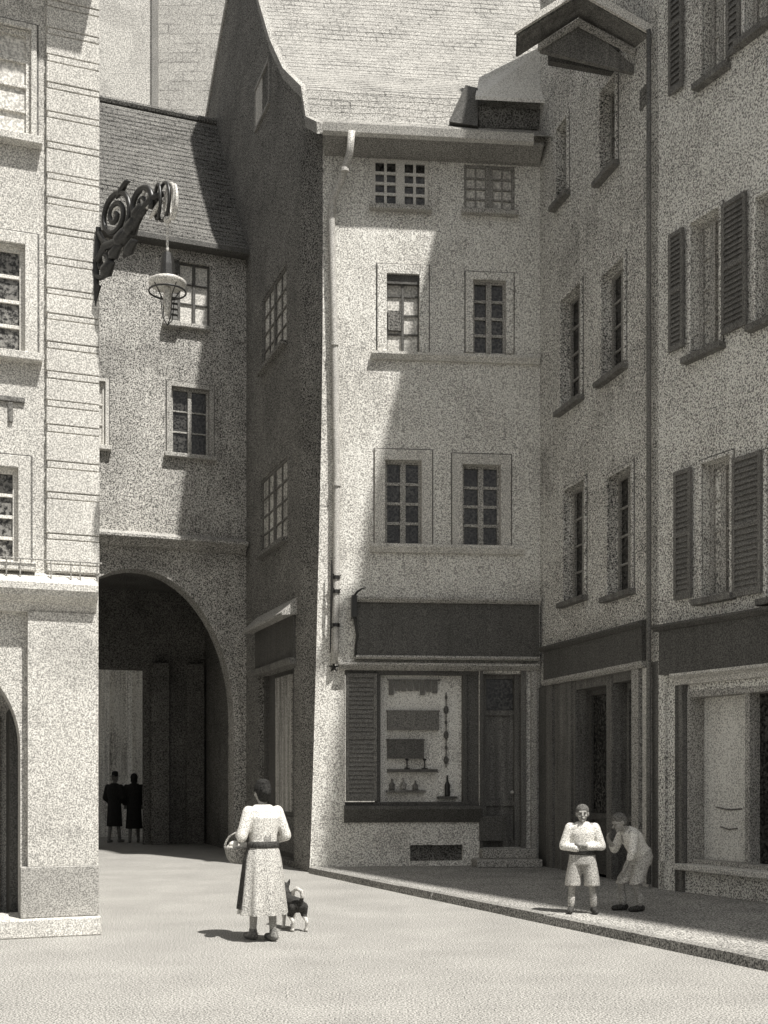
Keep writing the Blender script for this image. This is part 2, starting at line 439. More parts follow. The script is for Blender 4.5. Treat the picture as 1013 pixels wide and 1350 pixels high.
mb.build('wall_anchor', M_iron, H)
# windows of the facade
window(WC, H, w_top[0], cols=4, rows=4, fm=M_white, pm=M_glass, fr=.06, mull=.16, bar=.05, sur=0, sill=True, sillm=M_dstone, depth=.10)
window(WC, H, w_top[1], cols=4, rows=4, fm=M_grey, pm=M_net, fr=.05, mull=.14, bar=.03, sur=0, sill=True, sillm=M_dstone, depth=.10)
wm = window(WC, H, w_mid[0], cols=2, rows=4, fm=M_dkwood, pm=M_net, fr=.02, mull=.045, bar=.028, sur=.17, sm=M_pale, sill=False, depth=.12)
a, b, c, d = w_mid[0]; mb = MB()
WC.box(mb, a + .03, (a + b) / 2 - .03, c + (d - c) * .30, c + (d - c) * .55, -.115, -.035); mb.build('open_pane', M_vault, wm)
mb = MB(); WC.box(mb, a + .005, b - .005, d - .16, d - .012, -.115, -.02); mb.build('blind', M_dkwood, wm)
window(WC, H, w_mid[1], cols=2, rows=4, fm=M_dstone, pm=M_glass, fr=.04, mull=.10, bar=.05, sur=.14, sm=M_pale, sill=False, depth=.14)
mb = MB(); zc = w_mid[0][2]; WC.rail(mb, [(0, zc - .13), (.07, zc - .13), (.12, zc - .05), (.12, zc - .004), (0, zc - .004)], WC.u(490), LC - .03)
mb.build('sill_band', M_stone, H)
for r in w_low:
    window(WC, H, r, cols=2, rows=4, fm=M_dstone, pm=M_glass, fr=.045, mull=.10, bar=.05, sur=.19, sm=M_stone, sill=False, depth=.16)
mb = MB(); zc = w_low[0][2]; WC.rail(mb, [(0, zc - .15), (.07, zc - .15), (.13, zc - .06), (.13, zc - .004), (0, zc - .004)], WC.u(489), WC.u(690))
mb.build('sill_band', M_stone, H)
# shop front: fascia, window, shutter, door
fa = cw(470, 797, 692, 866)
mb = MB(); WC.box(mb, fa[0], LC - .05, fa[2], fa[3], .0, .14)
sb = mb.build('sign_board', M_dkwood, H)
mb = MB(); WC.rail(mb, [(0, fa[3]), (.20, fa[3]), (.26, fa[3] + .05), (.26, fa[3] + .085), (0, fa[3] + .12)], fa[0] - .05, LC - .05); mb.build('moulding', M_dstone, sb)
mb = MB(); WC.rail(mb, [(0, fa[2]), (.19, fa[2]), (.21, fa[2] - .04), (.17, fa[2] - .07), (0, fa[2] - .07)], fa[0] - .02, LC - .05); mb.build('moulding', M_dstone, sb)
mb = MB(); z0 = fa[3]
WC.box(mb, fa[0] - .10, fa[0] - .01, z0 - .28, z0 + .1, -.02, .3)
mb.tube([WC.P(fa[0] - .05, z0 - .28, .26), WC.P(fa[0] + .0, z0 - .6, .24), WC.P(fa[0] - .03, z0 - .85, .2), WC.P(fa[0] - .02, z0 - .97, .16)], [.03, .025, .02, .03], 8)
mb.tube([WC.P(fa[0] - .05, z0 + .1, .2), WC.P(fa[0] + .0, z0 + .17, .24), WC.P(fa[0] + .08, z0 + .22, .27), WC.P(fa[0] + .15, z0 + .235, .28)], [.022, .02, .015, .008], 8)
mb.build('bracket', M_iron, H)
zt = shop[3]
mb = MB(); WC.rail(mb, [(0, zt + .01), (.10, zt + .01), (.19, zt + .08), (.19, zt + .12), (0, zt + .14)], WC.u(447), LC - .05); mb.build('cornice', M_dstone, H)
gw = cw(502, 888, 611, 1062)
sw = MB()
WC.box(sw, shop[0], shop[1], shop[2], shop[2] + .06, -.28, -.02); WC.box(sw, shop[0], shop[1], shop[3] - .07, shop[3], -.28, -.02)
WC.box(sw, WC.u(496), gw[0], shop[2] + .06, shop[3] - .07, -.28, -.02); WC.box(sw, gw[1], gw[1] + .07, shop[2] + .06, shop[3] - .07, -.28, -.02)
WC.box(sw, gw[1] + .07, shop[1], shop[2] + .06, shop[3] - .07, -.28, -.06)
sw = sw.build('shop_window', M_dkwood, H)
mb = MB(); mb.poly([WC.P(gw[0], shop[2] + .06, -.20), WC.P(gw[1], shop[2] + .06, -.20), WC.P(gw[1], shop[3] - .07, -.20), WC.P(gw[0], shop[3] - .07, -.20)])
mb.build('display_screen', mat('display_linen', .82, .45, 34, mottle=.3), sw)
mb = MB(); WC.rail(mb, [(0, shop[2] - .30), (.05, shop[2] - .30), (.22, shop[2] - .06), (.22, shop[2] + .0), (-.02, shop[2] + .0)], shop[0] - .02, shop[1] + .02)
mb.build('sill', M_dkwood, sw)
# things shown in the window (standing on small ledges in front of the linen)
def good(x0, y0, x1, y1, name, label, cat, m, kind='box', grp='goods in the shop window'):
    a, b, c, d = WC.rect(x0, y0, x1, y1); q = MB()
    if kind == 'cloths':
        k = 8
        for i in range(k):
            u0 = a + (b - a) * i / k; u1 = u0 + (b - a) / k * .82; dz = random.uniform(0, .4) * (d - c)
            WC.box(q, u0, u1, c + dz, d - .02, -.165, -.15)
        WC.box(q, a - .03, b + .03, d - .02, d, -.17, -.145)
    elif kind == 'case':
        WC.box(q, a, b, c, d - .03, -.19, -.08); WC.box(q, a - .015, b + .015, d - .03, d, -.195, -.07)
    elif kind == 'stand':
        um = (a + b) / 2
        q.lathe(WC.P(um, c, -.14), [((b - a) / 2, 0), ((b - a) / 2, .015), (.012, .03), (.012, (d - c) * .8), (.035, (d - c) * .85), (.03, d - c)], 10)
    elif kind == 'bottle':
        h = d - c; q.lathe(WC.P((a + b) / 2, c, -.14), [(.04, 0), (.05, .02), (.05, h * .55), (.018, h * .72), (.016, h * .96), (.02, h)], 12)
    elif kind == 'string':
        um = (a + b) / 2; q.tube([WC.P(um, c, -.15), WC.P(um, d, -.15)], .01, 6)
        for i in range(6):
            z = d - (d - c) * (i + .4) / 6; rr = .02 + .02 * (i % 2 + .3); q.ell(WC.P(um, z, -.15), (rr, rr * .6, rr * 1.7), nu=8, nv=5)
    elif kind == 'shelf':
        WC.box(q, a, b, c, d, -.197, -.05)
    o = q.build(name, m, None, WC.P((a + b) / 2, c, -.14)); tag(o, label, cat, grp if grp else None); return o
good(514, 895, 580, 916, 'hanging_cloths', 'row of dark cloths hanging along the top of the shop window display', 'cloth', M_shut, 'cloths')
good(512, 936, 580, 962, 'display_case', 'lighter wide case, upper of two dark cases in the shop window', 'case', M_shut, 'case')
good(512, 974, 560, 1000, 'display_case', 'darker narrow case, lower of two dark cases in the shop window', 'case', M_dkwood, 'case')
good(534, 1000, 542, 1014, 'display_stand', 'small dark stand left of its twin on the shop window ledge', 'stand', M_iron, 'stand')
good(557, 1000, 566, 1014, 'display_stand', 'small dark stand right of its twin on the shop window ledge', 'stand', M_iron, 'stand')
good(512, 1014, 578, 1018, 'display_shelf', 'thin dark ledge carrying two little stands in the shop window', 'shelf', M_dkwood, 'shelf')
good(586, 912, 594, 1012, 'hanging_string', 'string of dark lumps hanging at the right of the shop window', 'goods', M_dkwood, 'string')
good(586, 1022, 597, 1050, 'bottle', 'dark bottle at the lower right of the shop window', 'bottle', M_iron, 'bottle')
good(578, 1050, 604, 1053, 'display_shelf', 'short dark ledge under the bottle in the shop window', 'shelf', M_dkwood, 'shelf')
good(514, 1027, 522, 1042, 'jar', 'dark jar leftmost of three on the lowest ledge in the shop window', 'jar', M_mdwood, 'bottle')
good(528, 1026, 538, 1042, 'jar', 'pale jar between two dark jars on the lowest ledge in the shop window', 'jar', M_grey, 'bottle')
good(545, 1029, 553, 1042, 'jar', 'dark jar rightmost of three on the lowest ledge in the shop window', 'jar', M_mdwood, 'bottle')
good(511, 1042, 562, 1045, 'display_shelf', 'thin ledge carrying three jars low in the shop window', 'shelf', M_mdwood, 'shelf')
sh = cw(456, 888, 497, 1056); shutter(WC, H, sh, n0=.0, slats=26, m=M_shut, fr=.06)
a, b, c, d = sdoor; mb = MB()
WC.box(mb, a, b, c, d, -.3, -.24)
WC.box(mb, a, a + .09, c, d, -.24, -.16); WC.box(mb, b - .16, b, c, d, -.24, -.12)
for z0, z1 in ((c, c + .12), (c + .75, c + .85), (d - .75, d - .66), (d - .08, d)): WC.box(mb, a + .09, b - .16, z0, z1, -.24, -.19)
sd = mb.build('shop_door', M_mdwood, H)
mb = MB(); WC.box(mb, a + .10, b - .17, d - .65, d - .09, -.24, -.225); mb.build('pane', M_glass, sd)
mb = MB(); mb.ell(WC.P(b - .2, c + 1.0, -.15), (.035, .035, .035)); mb.build('handle', M_brass, sd)
mb = MB(); WC.box(mb, shop[1] + .01, sdoor[0] - .01, .2, zt, -.01, .045); mb.build('door_post', M_dkwood, H)
mb = MB(); WC.box(mb, WC.u(632), WC.u(668), .55, 1.0, -.005, .08); mb.build('stone_block', M_dkwood, H)
mb = MB(); WC.box(mb, WC.u(622), LC - .08, .10, .24, -.29, .55); WC.box(mb, WC.u(632), LC - .12, .24, .415, -.29, .28)
mb.build('door_step', M_dstone, H, bevel=.02)
a, b, c, d = vent; mb = MB(); mb.poly([WC.P(a, c, -.1), WC.P(b, c, -.1), WC.P(b, d, -.1), WC.P(a, d, -.1)])
for k in range(1, 8): mb.tube([WC.P(a + (b - a) * k / 8, c, -.03), WC.P(a + (b - a) * k / 8, d, -.03)], .01, 6)
mb.build('basement_vent', M_vault, H)
for px in (690, 703):
    mb = MB(); u = WC.u(px); WC.box(mb, u - .05, u + .045, .1, fa[2] - .1, -.0, .06 if px == 690 else .10); mb.build('pilaster', M_mdwood if px == 690 else M_dstone, H)
# gable side: windows, hatch, door with its little hood
for r in w_d: window(WD, H, r, cols=4, rows=4, fm=M_shut, pm=M_dim, fr=.04, mull=.07, bar=.03, sill=True, sillm=M_gable, depth=.08)
hr = WD.rect(339, 102, 356, 152); a, b, c, d = hr
mb = MB(); WD.box(mb, a - .05, a, c, d, -.01, .04); WD.box(mb, b, b + .05, c, d, -.01, .04); WD.box(mb, a - .05, b + .05, d, d + .08, -.01, .05); WD.box(mb, a - .05, b + .05, c - .06, c, -.01, .05)
ht = mb.build('attic_hatch', M_grey, H)
mb = MB(); WD.box(mb, a, (a + b) / 2, c, d, .001, .012); mb.build('hatch_leaf', M_vault, ht)
mb = MB(); WD.box(mb, (a + b) / 2, b, c, d, .001, .03); mb.build('hatch_leaf', M_stone, ht)
a, b, c, d = d_door
mb = MB(); WD.box(mb, a, b, c, d, -.25, -.2)
for u0, u1 in ((a, a + .1), (b - .1, b)): WD.box(mb, u0, u1, c, d, -.2, -.12)
dd = mb.build('side_door', M_dkwood, H)
mb = MB(); WD.box(mb, a + .28 * (b - a), a + .72 * (b - a), c + .9, d - .1, -.2, -.16); mb.build('door_panel', mat('door_curtain', .38, .5, 30, streak=.5), dd)
mb = MB(); WD.box(mb, a + .1, b - .1, c + .1, c + .8, -.2, -.17); mb.build('door_panel', M_vault, dd)
mb = MB(); zt2 = d; WD.box(mb, a - .1, b + .1, zt2 + .12, zt2 + .92, .0, .05); mb.build('over_door_panel', M_dkwood, H)
mb = MB(); WD.rail(mb, [(0, zt2 + .0), (.10, zt2 + .0), (.14, zt2 + .06), (.14, zt2 + .12), (0, zt2 + .12)], a - .14, b + .14); mb.build('lintel', M_mdwood, H)
mb = MB(); zz = zt2 + .92
WD.rail(mb, [(0, zz), (.30, zz - .03), (.30, zz + .02), (0, zz + .32)], a - .22, b + .2); mb.build('door_hood', M_dstone, H)
# little roof dormer beside the tall gable
def px3(px, py, dep): return Vector(((px - CX) / F * dep, dep, EYE + (HY - py) / F * dep))
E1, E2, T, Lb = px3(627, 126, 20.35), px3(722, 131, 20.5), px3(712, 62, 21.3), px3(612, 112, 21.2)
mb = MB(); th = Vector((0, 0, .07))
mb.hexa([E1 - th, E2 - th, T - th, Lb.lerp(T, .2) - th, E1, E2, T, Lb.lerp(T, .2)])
dm = mb.build('dormer_roof', mat('sunlit_tone_zinc', .80, .3, 26), H)  # pale colour stands in for sunlight; this roof lies in shade
b1, b2, b3 = px3(633, 168, 20.6), px3(718, 170, 20.75), px3(596, 160, 21.4)
mb = MB(); mb.poly([b1, b2, E2 - th + Vector((0, .2, 0)), E1 - th + Vector((.05, .2, 0))]); mb.build('dormer_front', M_vault, dm)
mb = MB(); c0 = px3(592, 160, 20.55); c1 = px3(630, 166, 20.45); c2 = px3(630, 116, 20.6); c3 = px3(614, 112, 20.9)
bk = Vector((.05, .25, 0)); mb.hexa([c0, c1, c1 + bk, c0 + bk, c3, c2, c2 + bk, c3 + bk]); mb.build('dormer_cheek', M_dkwood, dm)

# ================================================================== gatehouse with the archway
G = thing('gatehouse', 'tile-roofed gatehouse over a dark archway, squeezed between the quoined house and the dark gable', 'house', (DE.x, DE.y, 0))
FZ = WF.uz(205, 305)[1]
jr = WF.u(308); al_ = WF.uz(308, 950)
zs = al_[1]; zap = WF.uz(180, 750)[1]; ax = WF.u(180); hh = ax - jr
f_win = [WF.rect(236, 347, 277, 428), WF.rect(226, 512, 276, 600), WF.rect(126, 503, 139, 588)]
f_win[2] = (f_win[2][0], f_win[2][0] + .85, f_win[2][2], f_win[2][3])
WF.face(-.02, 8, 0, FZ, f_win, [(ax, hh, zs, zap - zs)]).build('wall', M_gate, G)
mb = MB()   # arch ring, slightly proud
K = 26; ring = []
for k in range(K + 1):
    t = math.pi * k / K; ring.append((ax - hh * math.cos(t), zs + (zap - zs) * math.sin(t), ax - (hh + .16) * math.cos(t), zs + (zap - zs + .18) * math.sin(t)))
for p_, q_ in zip(ring, ring[1:]):
    mb.hexa([WF.P(p_[0], p_[1], -.01), WF.P(q_[0], q_[1], -.01), WF.P(q_[0], q_[1], .03), WF.P(p_[0], p_[1], .03), WF.P(p_[2], p_[3], -.01), WF.P(q_[2], q_[3], -.01), WF.P(q_[2], q_[3], .03), WF.P(p_[2], p_[3], .03)])
for uu, w_ in ((ax - hh - .16, .16), (ax + hh, .16)): WF.box(mb, uu, uu + w_, 0, zs, -.01, .03)
mb.build('arch_ring', M_gate, G)
z0 = WF.uz(180, 722)[1]; mb = MB(); WF.rail(mb, [(0, z0), (.12, z0 + .02), (.24, z0 + .10), (.40, z0 + .15), (.40, z0 + .20), (0, z0 + .34)], 0.05, 8); mb.build('string_course', M_gate, G)
# passage
PD = 4.5
pdv = Vector((-.16, .987))
def PP(u, z, n):
    b = WF.P(u, z, -.5); q = Vector((b.x, b.y)) + pdv * (-n - .5); return Vector((q.x, q.y, z))
mb = MB(); i0, i1 = jr - .35, ax + hh + .3
fo = (WF.u(308) + .72, 0)   # far opening
mb.poly([PP(i0, 0, -.5), PP(i0, 0, -PD), PP(i0, 6.3, -PD), PP(i0, 6.3, -.5)]); mb.poly([PP(i1, 0, -.5), PP(i1, 0, -PD), PP(i1, 6.3, -PD), PP(i1, 6.3, -.5)])
mb.poly([PP(i0, 6.3, -.5), PP(i1, 6.3, -.5), PP(i1, 6.3, -PD), PP(i0, 6.3, -PD)])
mb.poly([PP(i0, 0, -.5), PP(jr, 0, -.5), PP(jr, 6.3, -.5), PP(i0, 6.3, -.5)])
for kk in range(28):
    pa, pb = ring[0], ring[0]
far0 = 1.55
WFb = Wall(PP(0, 0, -PD).xy, WF.d)
zo = 4.35
fb0 = WFb.u(188); fb1 = WFb.u(90)
for (a, b, c, d) in ((i0, fb0, 0, 6.3), (fb1, i1, 0, 6.3), (fb0, fb1, zo, 6.3)):
    mb.poly([PP(a, c, -PD), PP(b, c, -PD), PP(b, d, -PD), PP(a, d, -PD)])
for (p_, q_) in (((fb0, 0), (fb0, zo)), ((fb0, zo), (fb1, zo)), ((fb1, zo), (fb1, 0))):
    mb.poly([PP(p_[0], p_[1], -PD), PP(q_[0], q_[1], -PD), PP(q_[0], q_[1], -PD - .4), PP(p_[0], p_[1], -PD - .4)])
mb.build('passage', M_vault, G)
def pbox(mb, u0, u1, z0, z1, n0, n1):
    return mb.hexa([PP(u0, z0, n0), PP(u1, z0, n0), PP(u1, z0, n1), PP(u0, z0, n1), PP(u0, z1, n0), PP(u1, z1, n0), PP(u1, z1, n1), PP(u0, z1, n1)])
for dn, w_ in ((-1.6, .4), (-3.4, .4)):
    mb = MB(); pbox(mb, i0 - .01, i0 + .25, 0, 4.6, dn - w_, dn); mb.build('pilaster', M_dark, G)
for px in (212, 258):
    u_ = WFb.u(px); mb = MB(); pbox(mb, u_ - .22, u_ + .22, 0, 4.5, -PD - .1, -PD + .3); mb.build('pilaster', M_dark, G)
# upper back and far walls so it is a solid house
mb = MB()
for (a, b) in (((8, 0), (8, -PD - .4)), ((8, -PD - .4), (-1, -PD - .4))):
    mb.poly([WF.P(a[0], 6.3 if a[1] else 0, a[1]), WF.P(b[0], 6.3, b[1]), WF.P(b[0], FZ, b[1]), WF.P(a[0], FZ, a[1])])
mb.build('rear_wall', M_gate, G)
fe = .30
rdep = WF.o.y + WF.u(180) * WF.d.y + 3.05 * .936
RZ = EYE + (HY - 136) / F * rdep
fr_prof = [WF.P(0, FZ - .22, fe), WF.P(0, FZ + .22, -.15), WF.P(0, FZ + (RZ - FZ) * .54, -1.7), WF.P(0, RZ, -3.05)]
fal = WF.P(1, 0) - WF.P(0, 0)
roof_courses(fr_prof, fal, -2.6, 8.2, step=.19, lift=.02, wob=.035, seg=.35).build('roof', M_tile2, G)
mb = MB(); mb.poly([WF.P(-2.6, RZ, -3.05), WF.P(8.2, RZ, -3.05), WF.P(8.2, FZ, -PD - .6), WF.P(-2.6, FZ, -PD - .6)]); mb.build('roof', M_tile2, G)
mb = MB(); mb.tube([WF.P(-2.4, RZ + .01, -3.05), WF.P(8.2, RZ + .01, -3.05)], .09, 8); mb.build('ridge', M_tile2, G)
mb = MB(); WF.rail(mb, [(0.0, FZ - .30), (fe - .03, FZ - .32), (fe + .02, FZ - .30), (fe + .02, FZ - .2), (0, FZ - .06)], .0, 8); mb.build('eave_board', M_dkwood, G)
w1 = window(WF, G, f_win[0], cols=2, rows=3, fm=M_dkwood, pm=M_net, fr=.04, mull=.06, bar=.025, sill=False, depth=.12)
mb = MB(); a, b, c, d = f_win[0]; WF.box(mb, b - .0, b + .35, c - .15, c - .02, -.02, .16); WF.box(mb, a, b, c - .12, c - .02, -.02, .12); mb.build('sill', M_dstone, w1, bevel=.02)
shutter(WF, G, (b, b + .2, c, d), n0=.01, slats=10, m=M_dkwood, fr=.03)
window(WF, G, f_win[1], cols=2, rows=3, fm=M_dstone, pm=M_glass, fr=.05, mull=.08, bar=.03, sur=.10, sm=M_dstone, sill=True, depth=.14)
window(WF, G, f_win[2], cols=2, rows=3, fm=M_white, pm=M_net, fr=.05, mull=.06, bar=.03, sur=.07, sm=M_stone, sill=True, depth=.10)

# court behind the archway, tall house behind the gatehouse roof
cwall = Wall((-12, 31.5), (1, .05))
mb = MB(); cwall.box(mb, 0, 9, 0, 7.0, -.4, 0)
for k in range(9): cwall.box(mb, 3.0 + k * .62, 3.12 + k * .62, 0, 6.2, .0, .12)
tag(mb.build('court_wall', M_court, None, (-8, 31.7, 0)), 'pale streaked courtyard wall seen through the far end of the archway', 'wall')
RD = 36.0
RH = thing('rear_house', 'tall pale house, half plain plaster and half ruled tile-hung wall, rising behind the gatehouse roof', 'house', (-7.2, RD, 0))
X0 = (205 - CX) / F * RD; X00 = X0 - 9
mb = MB(); zt3 = 31.0
mb.poly([(X00, RD + .02, 0), (X0, RD + .02, 0), (X0, RD + .02, zt3), (X00, RD + .02, zt3)]); mb.poly([(X00, RD + .02, 0), (X00, RD + 8, 0), (X00, RD + 8, zt3), (X00, RD + .02, zt3)])
mb.build('plaster_wall', mat('far_plaster', .60, .35, 16, mottle=.05), RH)
mb = MB()
pts = [(X0, RD), (5, RD), (5, RD + 8), (X00 + .01, RD + 8)]
for (a, b) in zip(pts, pts[1:]):
    L_ = math.hypot(b[0] - a[0], b[1] - a[1])
    mb.poly([(a[0], a[1], 0), (b[0], b[1], 0), (b[0], b[1], zt3), (a[0], a[1], zt3)], [(0, 0), (L_, 0), (L_, zt3), (0, zt3)])
mb.build('wall', M_tile3, RH)
mb = MB(); ym = RD + 4
for y_ in (RD - .5, RD + 8.5): mb.poly([(X00 - .4, y_, zt3 - .2), (5.4, y_, zt3 - .2), (5.4, ym, zt3 + 4.5), (X00 - .4, ym, zt3 + 4.5)])
mb.poly([(X00 - .02, RD, zt3), (X00 - .02, RD + 8, zt3), (X00 - .02, ym, zt3 + 4.4)]); mb.build('roof', M_tile2, RH)
mb = MB(); mb.box(X0 - .10, X0 + .10, RD - .06, RD - .004, 13, zt3 - .3); mb.build('corner_board', M_grey, RH)

# ================================================================== quoined house on the left
Q = thing('town_house', 'pale house on the left with quoined corner, cornice and arcade pier', 'house', (-3.185, 12.69, 0))
def er(x0, y0, x1, y1): return WE.rect(x0, y0, x1, y1)
def eu(px): return WE.u(px)
e_w = []
for (x1, y0, y1) in ((41, 38, 182), (33, 322, 466), (24, 616, 742)):
    u1 = eu(x1); zz0, zz1 = WE.uz(x1 - 14, y1)[1], WE.uz(x1 - 14, y0)[1]; e_w.append((u1, u1 + 1.12, zz0, zz1))
ZC0, ZC1 = WE.uz(60, 797)[1], WE.uz(60, 768)[1]
ea = eu(27); eh = .95
EZ = 10.75
WE.face(0, 7, ZC0, EZ, e_w, depth=.16).build('upper_wall', M_left, Q)
zsp = WE.uz(20, 985)[1]
WE.face(0, 7, 0, ZC0, (), [(ea + eh, eh, zsp, 1.05), (ea + eh + 2.6, eh, zsp, 1.05)]).build('arcade_wall', M_left, Q)
mb = MB(); sd_ = WE.P(0, 0, -9)
mb.poly([WE.P(0, 0), WE.P(0, 0, -9), WE.P(0, EZ, -9), WE.P(0, EZ)]); mb.poly([WE.P(7, 0), WE.P(7, 0, -9), WE.P(7, EZ, -9), WE.P(7, EZ)]); mb.poly([WE.P(0, 0, -9), WE.P(7, 0, -9), WE.P(7, EZ, -9), WE.P(0, EZ, -9)])
mb.build('side_wall', M_left, Q)
mb = MB(); lo_ = .5; ri = -.004
mb.hexa([WE.P(ri, EZ, .58), WE.P(7.2, EZ, .58), WE.P(7.2, EZ, -9.3), WE.P(ri, EZ, -9.3), WE.P(ri, EZ + .12, .6), WE.P(7.2, EZ + .12, .6), WE.P(7.2, EZ + .12, -9.3), WE.P(ri, EZ + .12, -9.3)])
mb.build('eave', M_mdwood, Q)
roof_courses([WE.P(0, EZ + .14, .62), WE.P(0, EZ + 5, -4.4)], WE.P(1, 0) - WE.P(0, 0), ri, 7.2, step=.3).build('roof', M_tile2, Q)
mb = MB(); mb.poly([WE.P(ri, EZ + 5, -4.4), WE.P(7.2, EZ + 5, -4.4), WE.P(7.2, EZ + .14, -9.4), WE.P(ri, EZ + .14, -9.4)])
mb.poly([WE.P(.002, EZ + .13, .5), WE.P(.002, EZ + 4.95, -4.4), WE.P(.002, EZ + .13, -9.2)]); mb.build('roof', M_tile2, Q)
# interior of the arcade
mb = MB(); mb.poly([WE.P(-.0 + .1, 0, -1.6), WE.P(7, 0, -1.6), WE.P(7, ZC0, -1.6), WE.P(.1, ZC0, -1.6)])
mb.poly([WE.P(.1, ZC0 - .05, -.5), WE.P(7, ZC0 - .05, -.5), WE.P(7, ZC0 - .05, -1.6), WE.P(.1, ZC0 - .05, -1.6)]); mb.build('arcade_back', M_left, Q)
mb = MB(); u0 = eu(24); WE.box(mb, u0 - .3, u0 + .06, 0, 2.5, -1.59, -.62); WE.box(mb, u0 + .14, u0 + 2.2, .0, 2.45, -1.59, -1.5); mb.build('arcade_door', M_dkwood, Q)
# quoins: courses of dressed blocks, joints cut between
q1 = eu(61); zq = ZC1 + .12; k = 0; mb = MB()
yj = [757, 715, 662, 622, 575, 542, 505, 466, 428, 395, 356, 316, 278, 245, 205, 165, 127, 92, 56, 20, -30]
zj = [WE.uz(95, y)[1] for y in yj]
for a, b in zip(zj, zj[1:]):
    jt = .012
    b_ = min(b, EZ)
    if b_ - a < .05: continue
    gp_ = .075 + random.uniform(-.012, .012)      # two ruled joints close together, as on the old corner
    WE.box(mb, -.004, q1, a + gp_ + jt, b_, -.05, .065 + random.uniform(-.005, .005))
    WE.box(mb, -.002, q1 - .01, a + jt, a + gp_, -.05, .063)
    WE.box(mb, .0, q1 - .01, a, a + jt, -.05, .052); WE.box(mb, .0, q1 - .01, a + gp_, a + gp_ + jt, -.05, .052)
mb.build('quoin', M_quoin, Q, bevel=.006)
mb = MB(); u0 = eu(64); WE.box(mb, u0, eu(73), ZC1 + .05, EZ, -.01, .032); mb.build('quoin_border', M_left, Q)
# cornice
mb = MB(); WE.rail(mb, [(0, ZC0 - .10), (.10, ZC0 - .10), (.14, ZC0 - .02), (.27, ZC0 + .06), (.30, ZC0 + .12), (.30, ZC0 + .19), (0, ZC1 + .10)], .035, 7); mb.build('cornice', M_quoin, Q)
mb = MB(); zr = ZC1 + .22
mb.tube([WE.P(-.02, zr, .16), WE.P(6, zr, .16)], .008, 6)
for px in (126, 104, 92, 66, 26, 8, -20): mb.tube([WE.P(eu(px), ZC1 + .02, .16), WE.P(eu(px), zr, .16)], .008, 6)
mb.build('low_rail', M_grey, Q)
# pier in front of the arcade
mb = MB(); p1 = eu(36); zpl = WE.uz(80, 1140)[1]; zb_ = WE.uz(80, 1206)[1]
WE.box(mb, .045, p1, zpl, ZC0 - .10, -.05, .14); pr = mb.build('pier', M_left, Q)
mb = MB(); WE.box(mb, .02, eu(26), zb_, zpl - .003, -.05, .20); mb.build('plinth', mat('plinth_stone', .36, .4, 46), pr, bevel=.01)
mb = MB(); WE.box(mb, -.0, 7, 0.0, zb_ - .003, -.45, .30); mb.build('base_step', M_quoin, Q, bevel=.015)
# windows
for i, r in enumerate(e_w):
    fm, pm = (M_white, M_net) if i < 1 else (M_white, M_mglass)
    if i == 0: fm = M_stone
    window(WE, Q, r, cols=2, rows=4 if i else 4, fm=fm, pm=pm, fr=.05, mull=.09, bar=.035, sur=.13 if i else .06, sm=M_quoin, sill=True, depth=.09 if i == 0 else .14)
mb = MB(); tx, tz = WE.uz(14, 545); WE.box(mb, tx - .025, tx + .025, tz - .10, tz + .12, -.01, .03); WE.box(mb, tx - .15, tx + .15, tz + .12, tz + .18, -.01, .035); mb.build('wall_tie', M_mdwood, Q, bevel=.01)

# ------------------------------------------------------------------ wrought-iron lamp bracket on its corner
zt_ = WE.uz(128, 405)[1]
LB = WE.P(.03, zt_, .07)
LP = thing('street_lamp', 'scrolled wrought-iron lamp bracket with hanging ring lantern on the quoined corner', 'street lamp', tuple(LB))
ed = Vector((.76, -.65, 0)); ez = Vector((0, 0, 1))
def lp(a, h): return LB + ed * a + ez * h
# heights from picture rows at the bracket's own distance
def lh(py, a): 
    p_ = LB + ed * a; return EYE + (HY - py) / F * p_.y - LB.z
def la(px):
    rx = (px - CX) / F; return (rx * LB.y - LB.x) / (ed.x - rx * ed.y)
def lq(px, py): a = la(px); return lp(a, lh(py, a))
mb = MB()
mb.tube([lq(126, 408), lq(127, 372), lq(128, 340), lq(130, 300)], [.012, .03, .035, .03], 8)
mb.tube([lq(126, 398), lq(129, 376)], [.012, .045], 8)
mb.build('wall_plate', M_iron, LP)
def scr(px, py, r, turns, a0, w0, w1, m=M_iron, nm='scroll', r1=.02):
    c = lq(px, py); q = MB(); n = 46; pts = spiral(c, ed, ez, r, r1, turns, a0, n)
    q.tube(pts, [w0 + (w1 - w0) * k / n for k in range(n + 1)], 8); return q.build(nm, m, LP, smooth=True)
scr(152, 284, .31, 2.6, math.radians(200), .032, .026)
scr(152, 284, .25, 1.4, math.radians(60), .018, .014, M_brass)
scr(136, 348, .17, 1.6, math.radians(150), .034, .018)
scr(144, 338, .13, 1.2, math.radians(30), .022, .012, M_brass)
scr(186, 270, .20, 1.7, math.radians(330), .036, .02)
scr(196, 262, .12, 1.2, math.radians(120), .020, .012, M_brass)
for px, r, m_, w_ in ((208, .17, M_iron, .55), (216, .18, M_iron, .8), (224, .17, M_brass, .75), (229, .16, M_brass, .6)):
    c = lq(px, 266); q = MB(); e3 = ed.cross(ez)
    q.tube([c + (ed * math.cos(t) * w_ + e3 * math.cos(t) * .22) * r + ez * math.sin(t) * r * 1.05 for t in [2 * math.pi * k / 28 for k in range(28)]], .018, 8, closed=True); q.build('ring', m_, LP, smooth=True)
mb = MB(); mb.tube([lq(130, 345), lq(140, 325), lq(160, 318), lq(176, 300), lq(186, 280), lq(200, 262), lq(214, 256)], [.05, .05, .055, .05, .045, .035, .03], 8)
mb.build('arm', M_iron, LP, smooth=True)
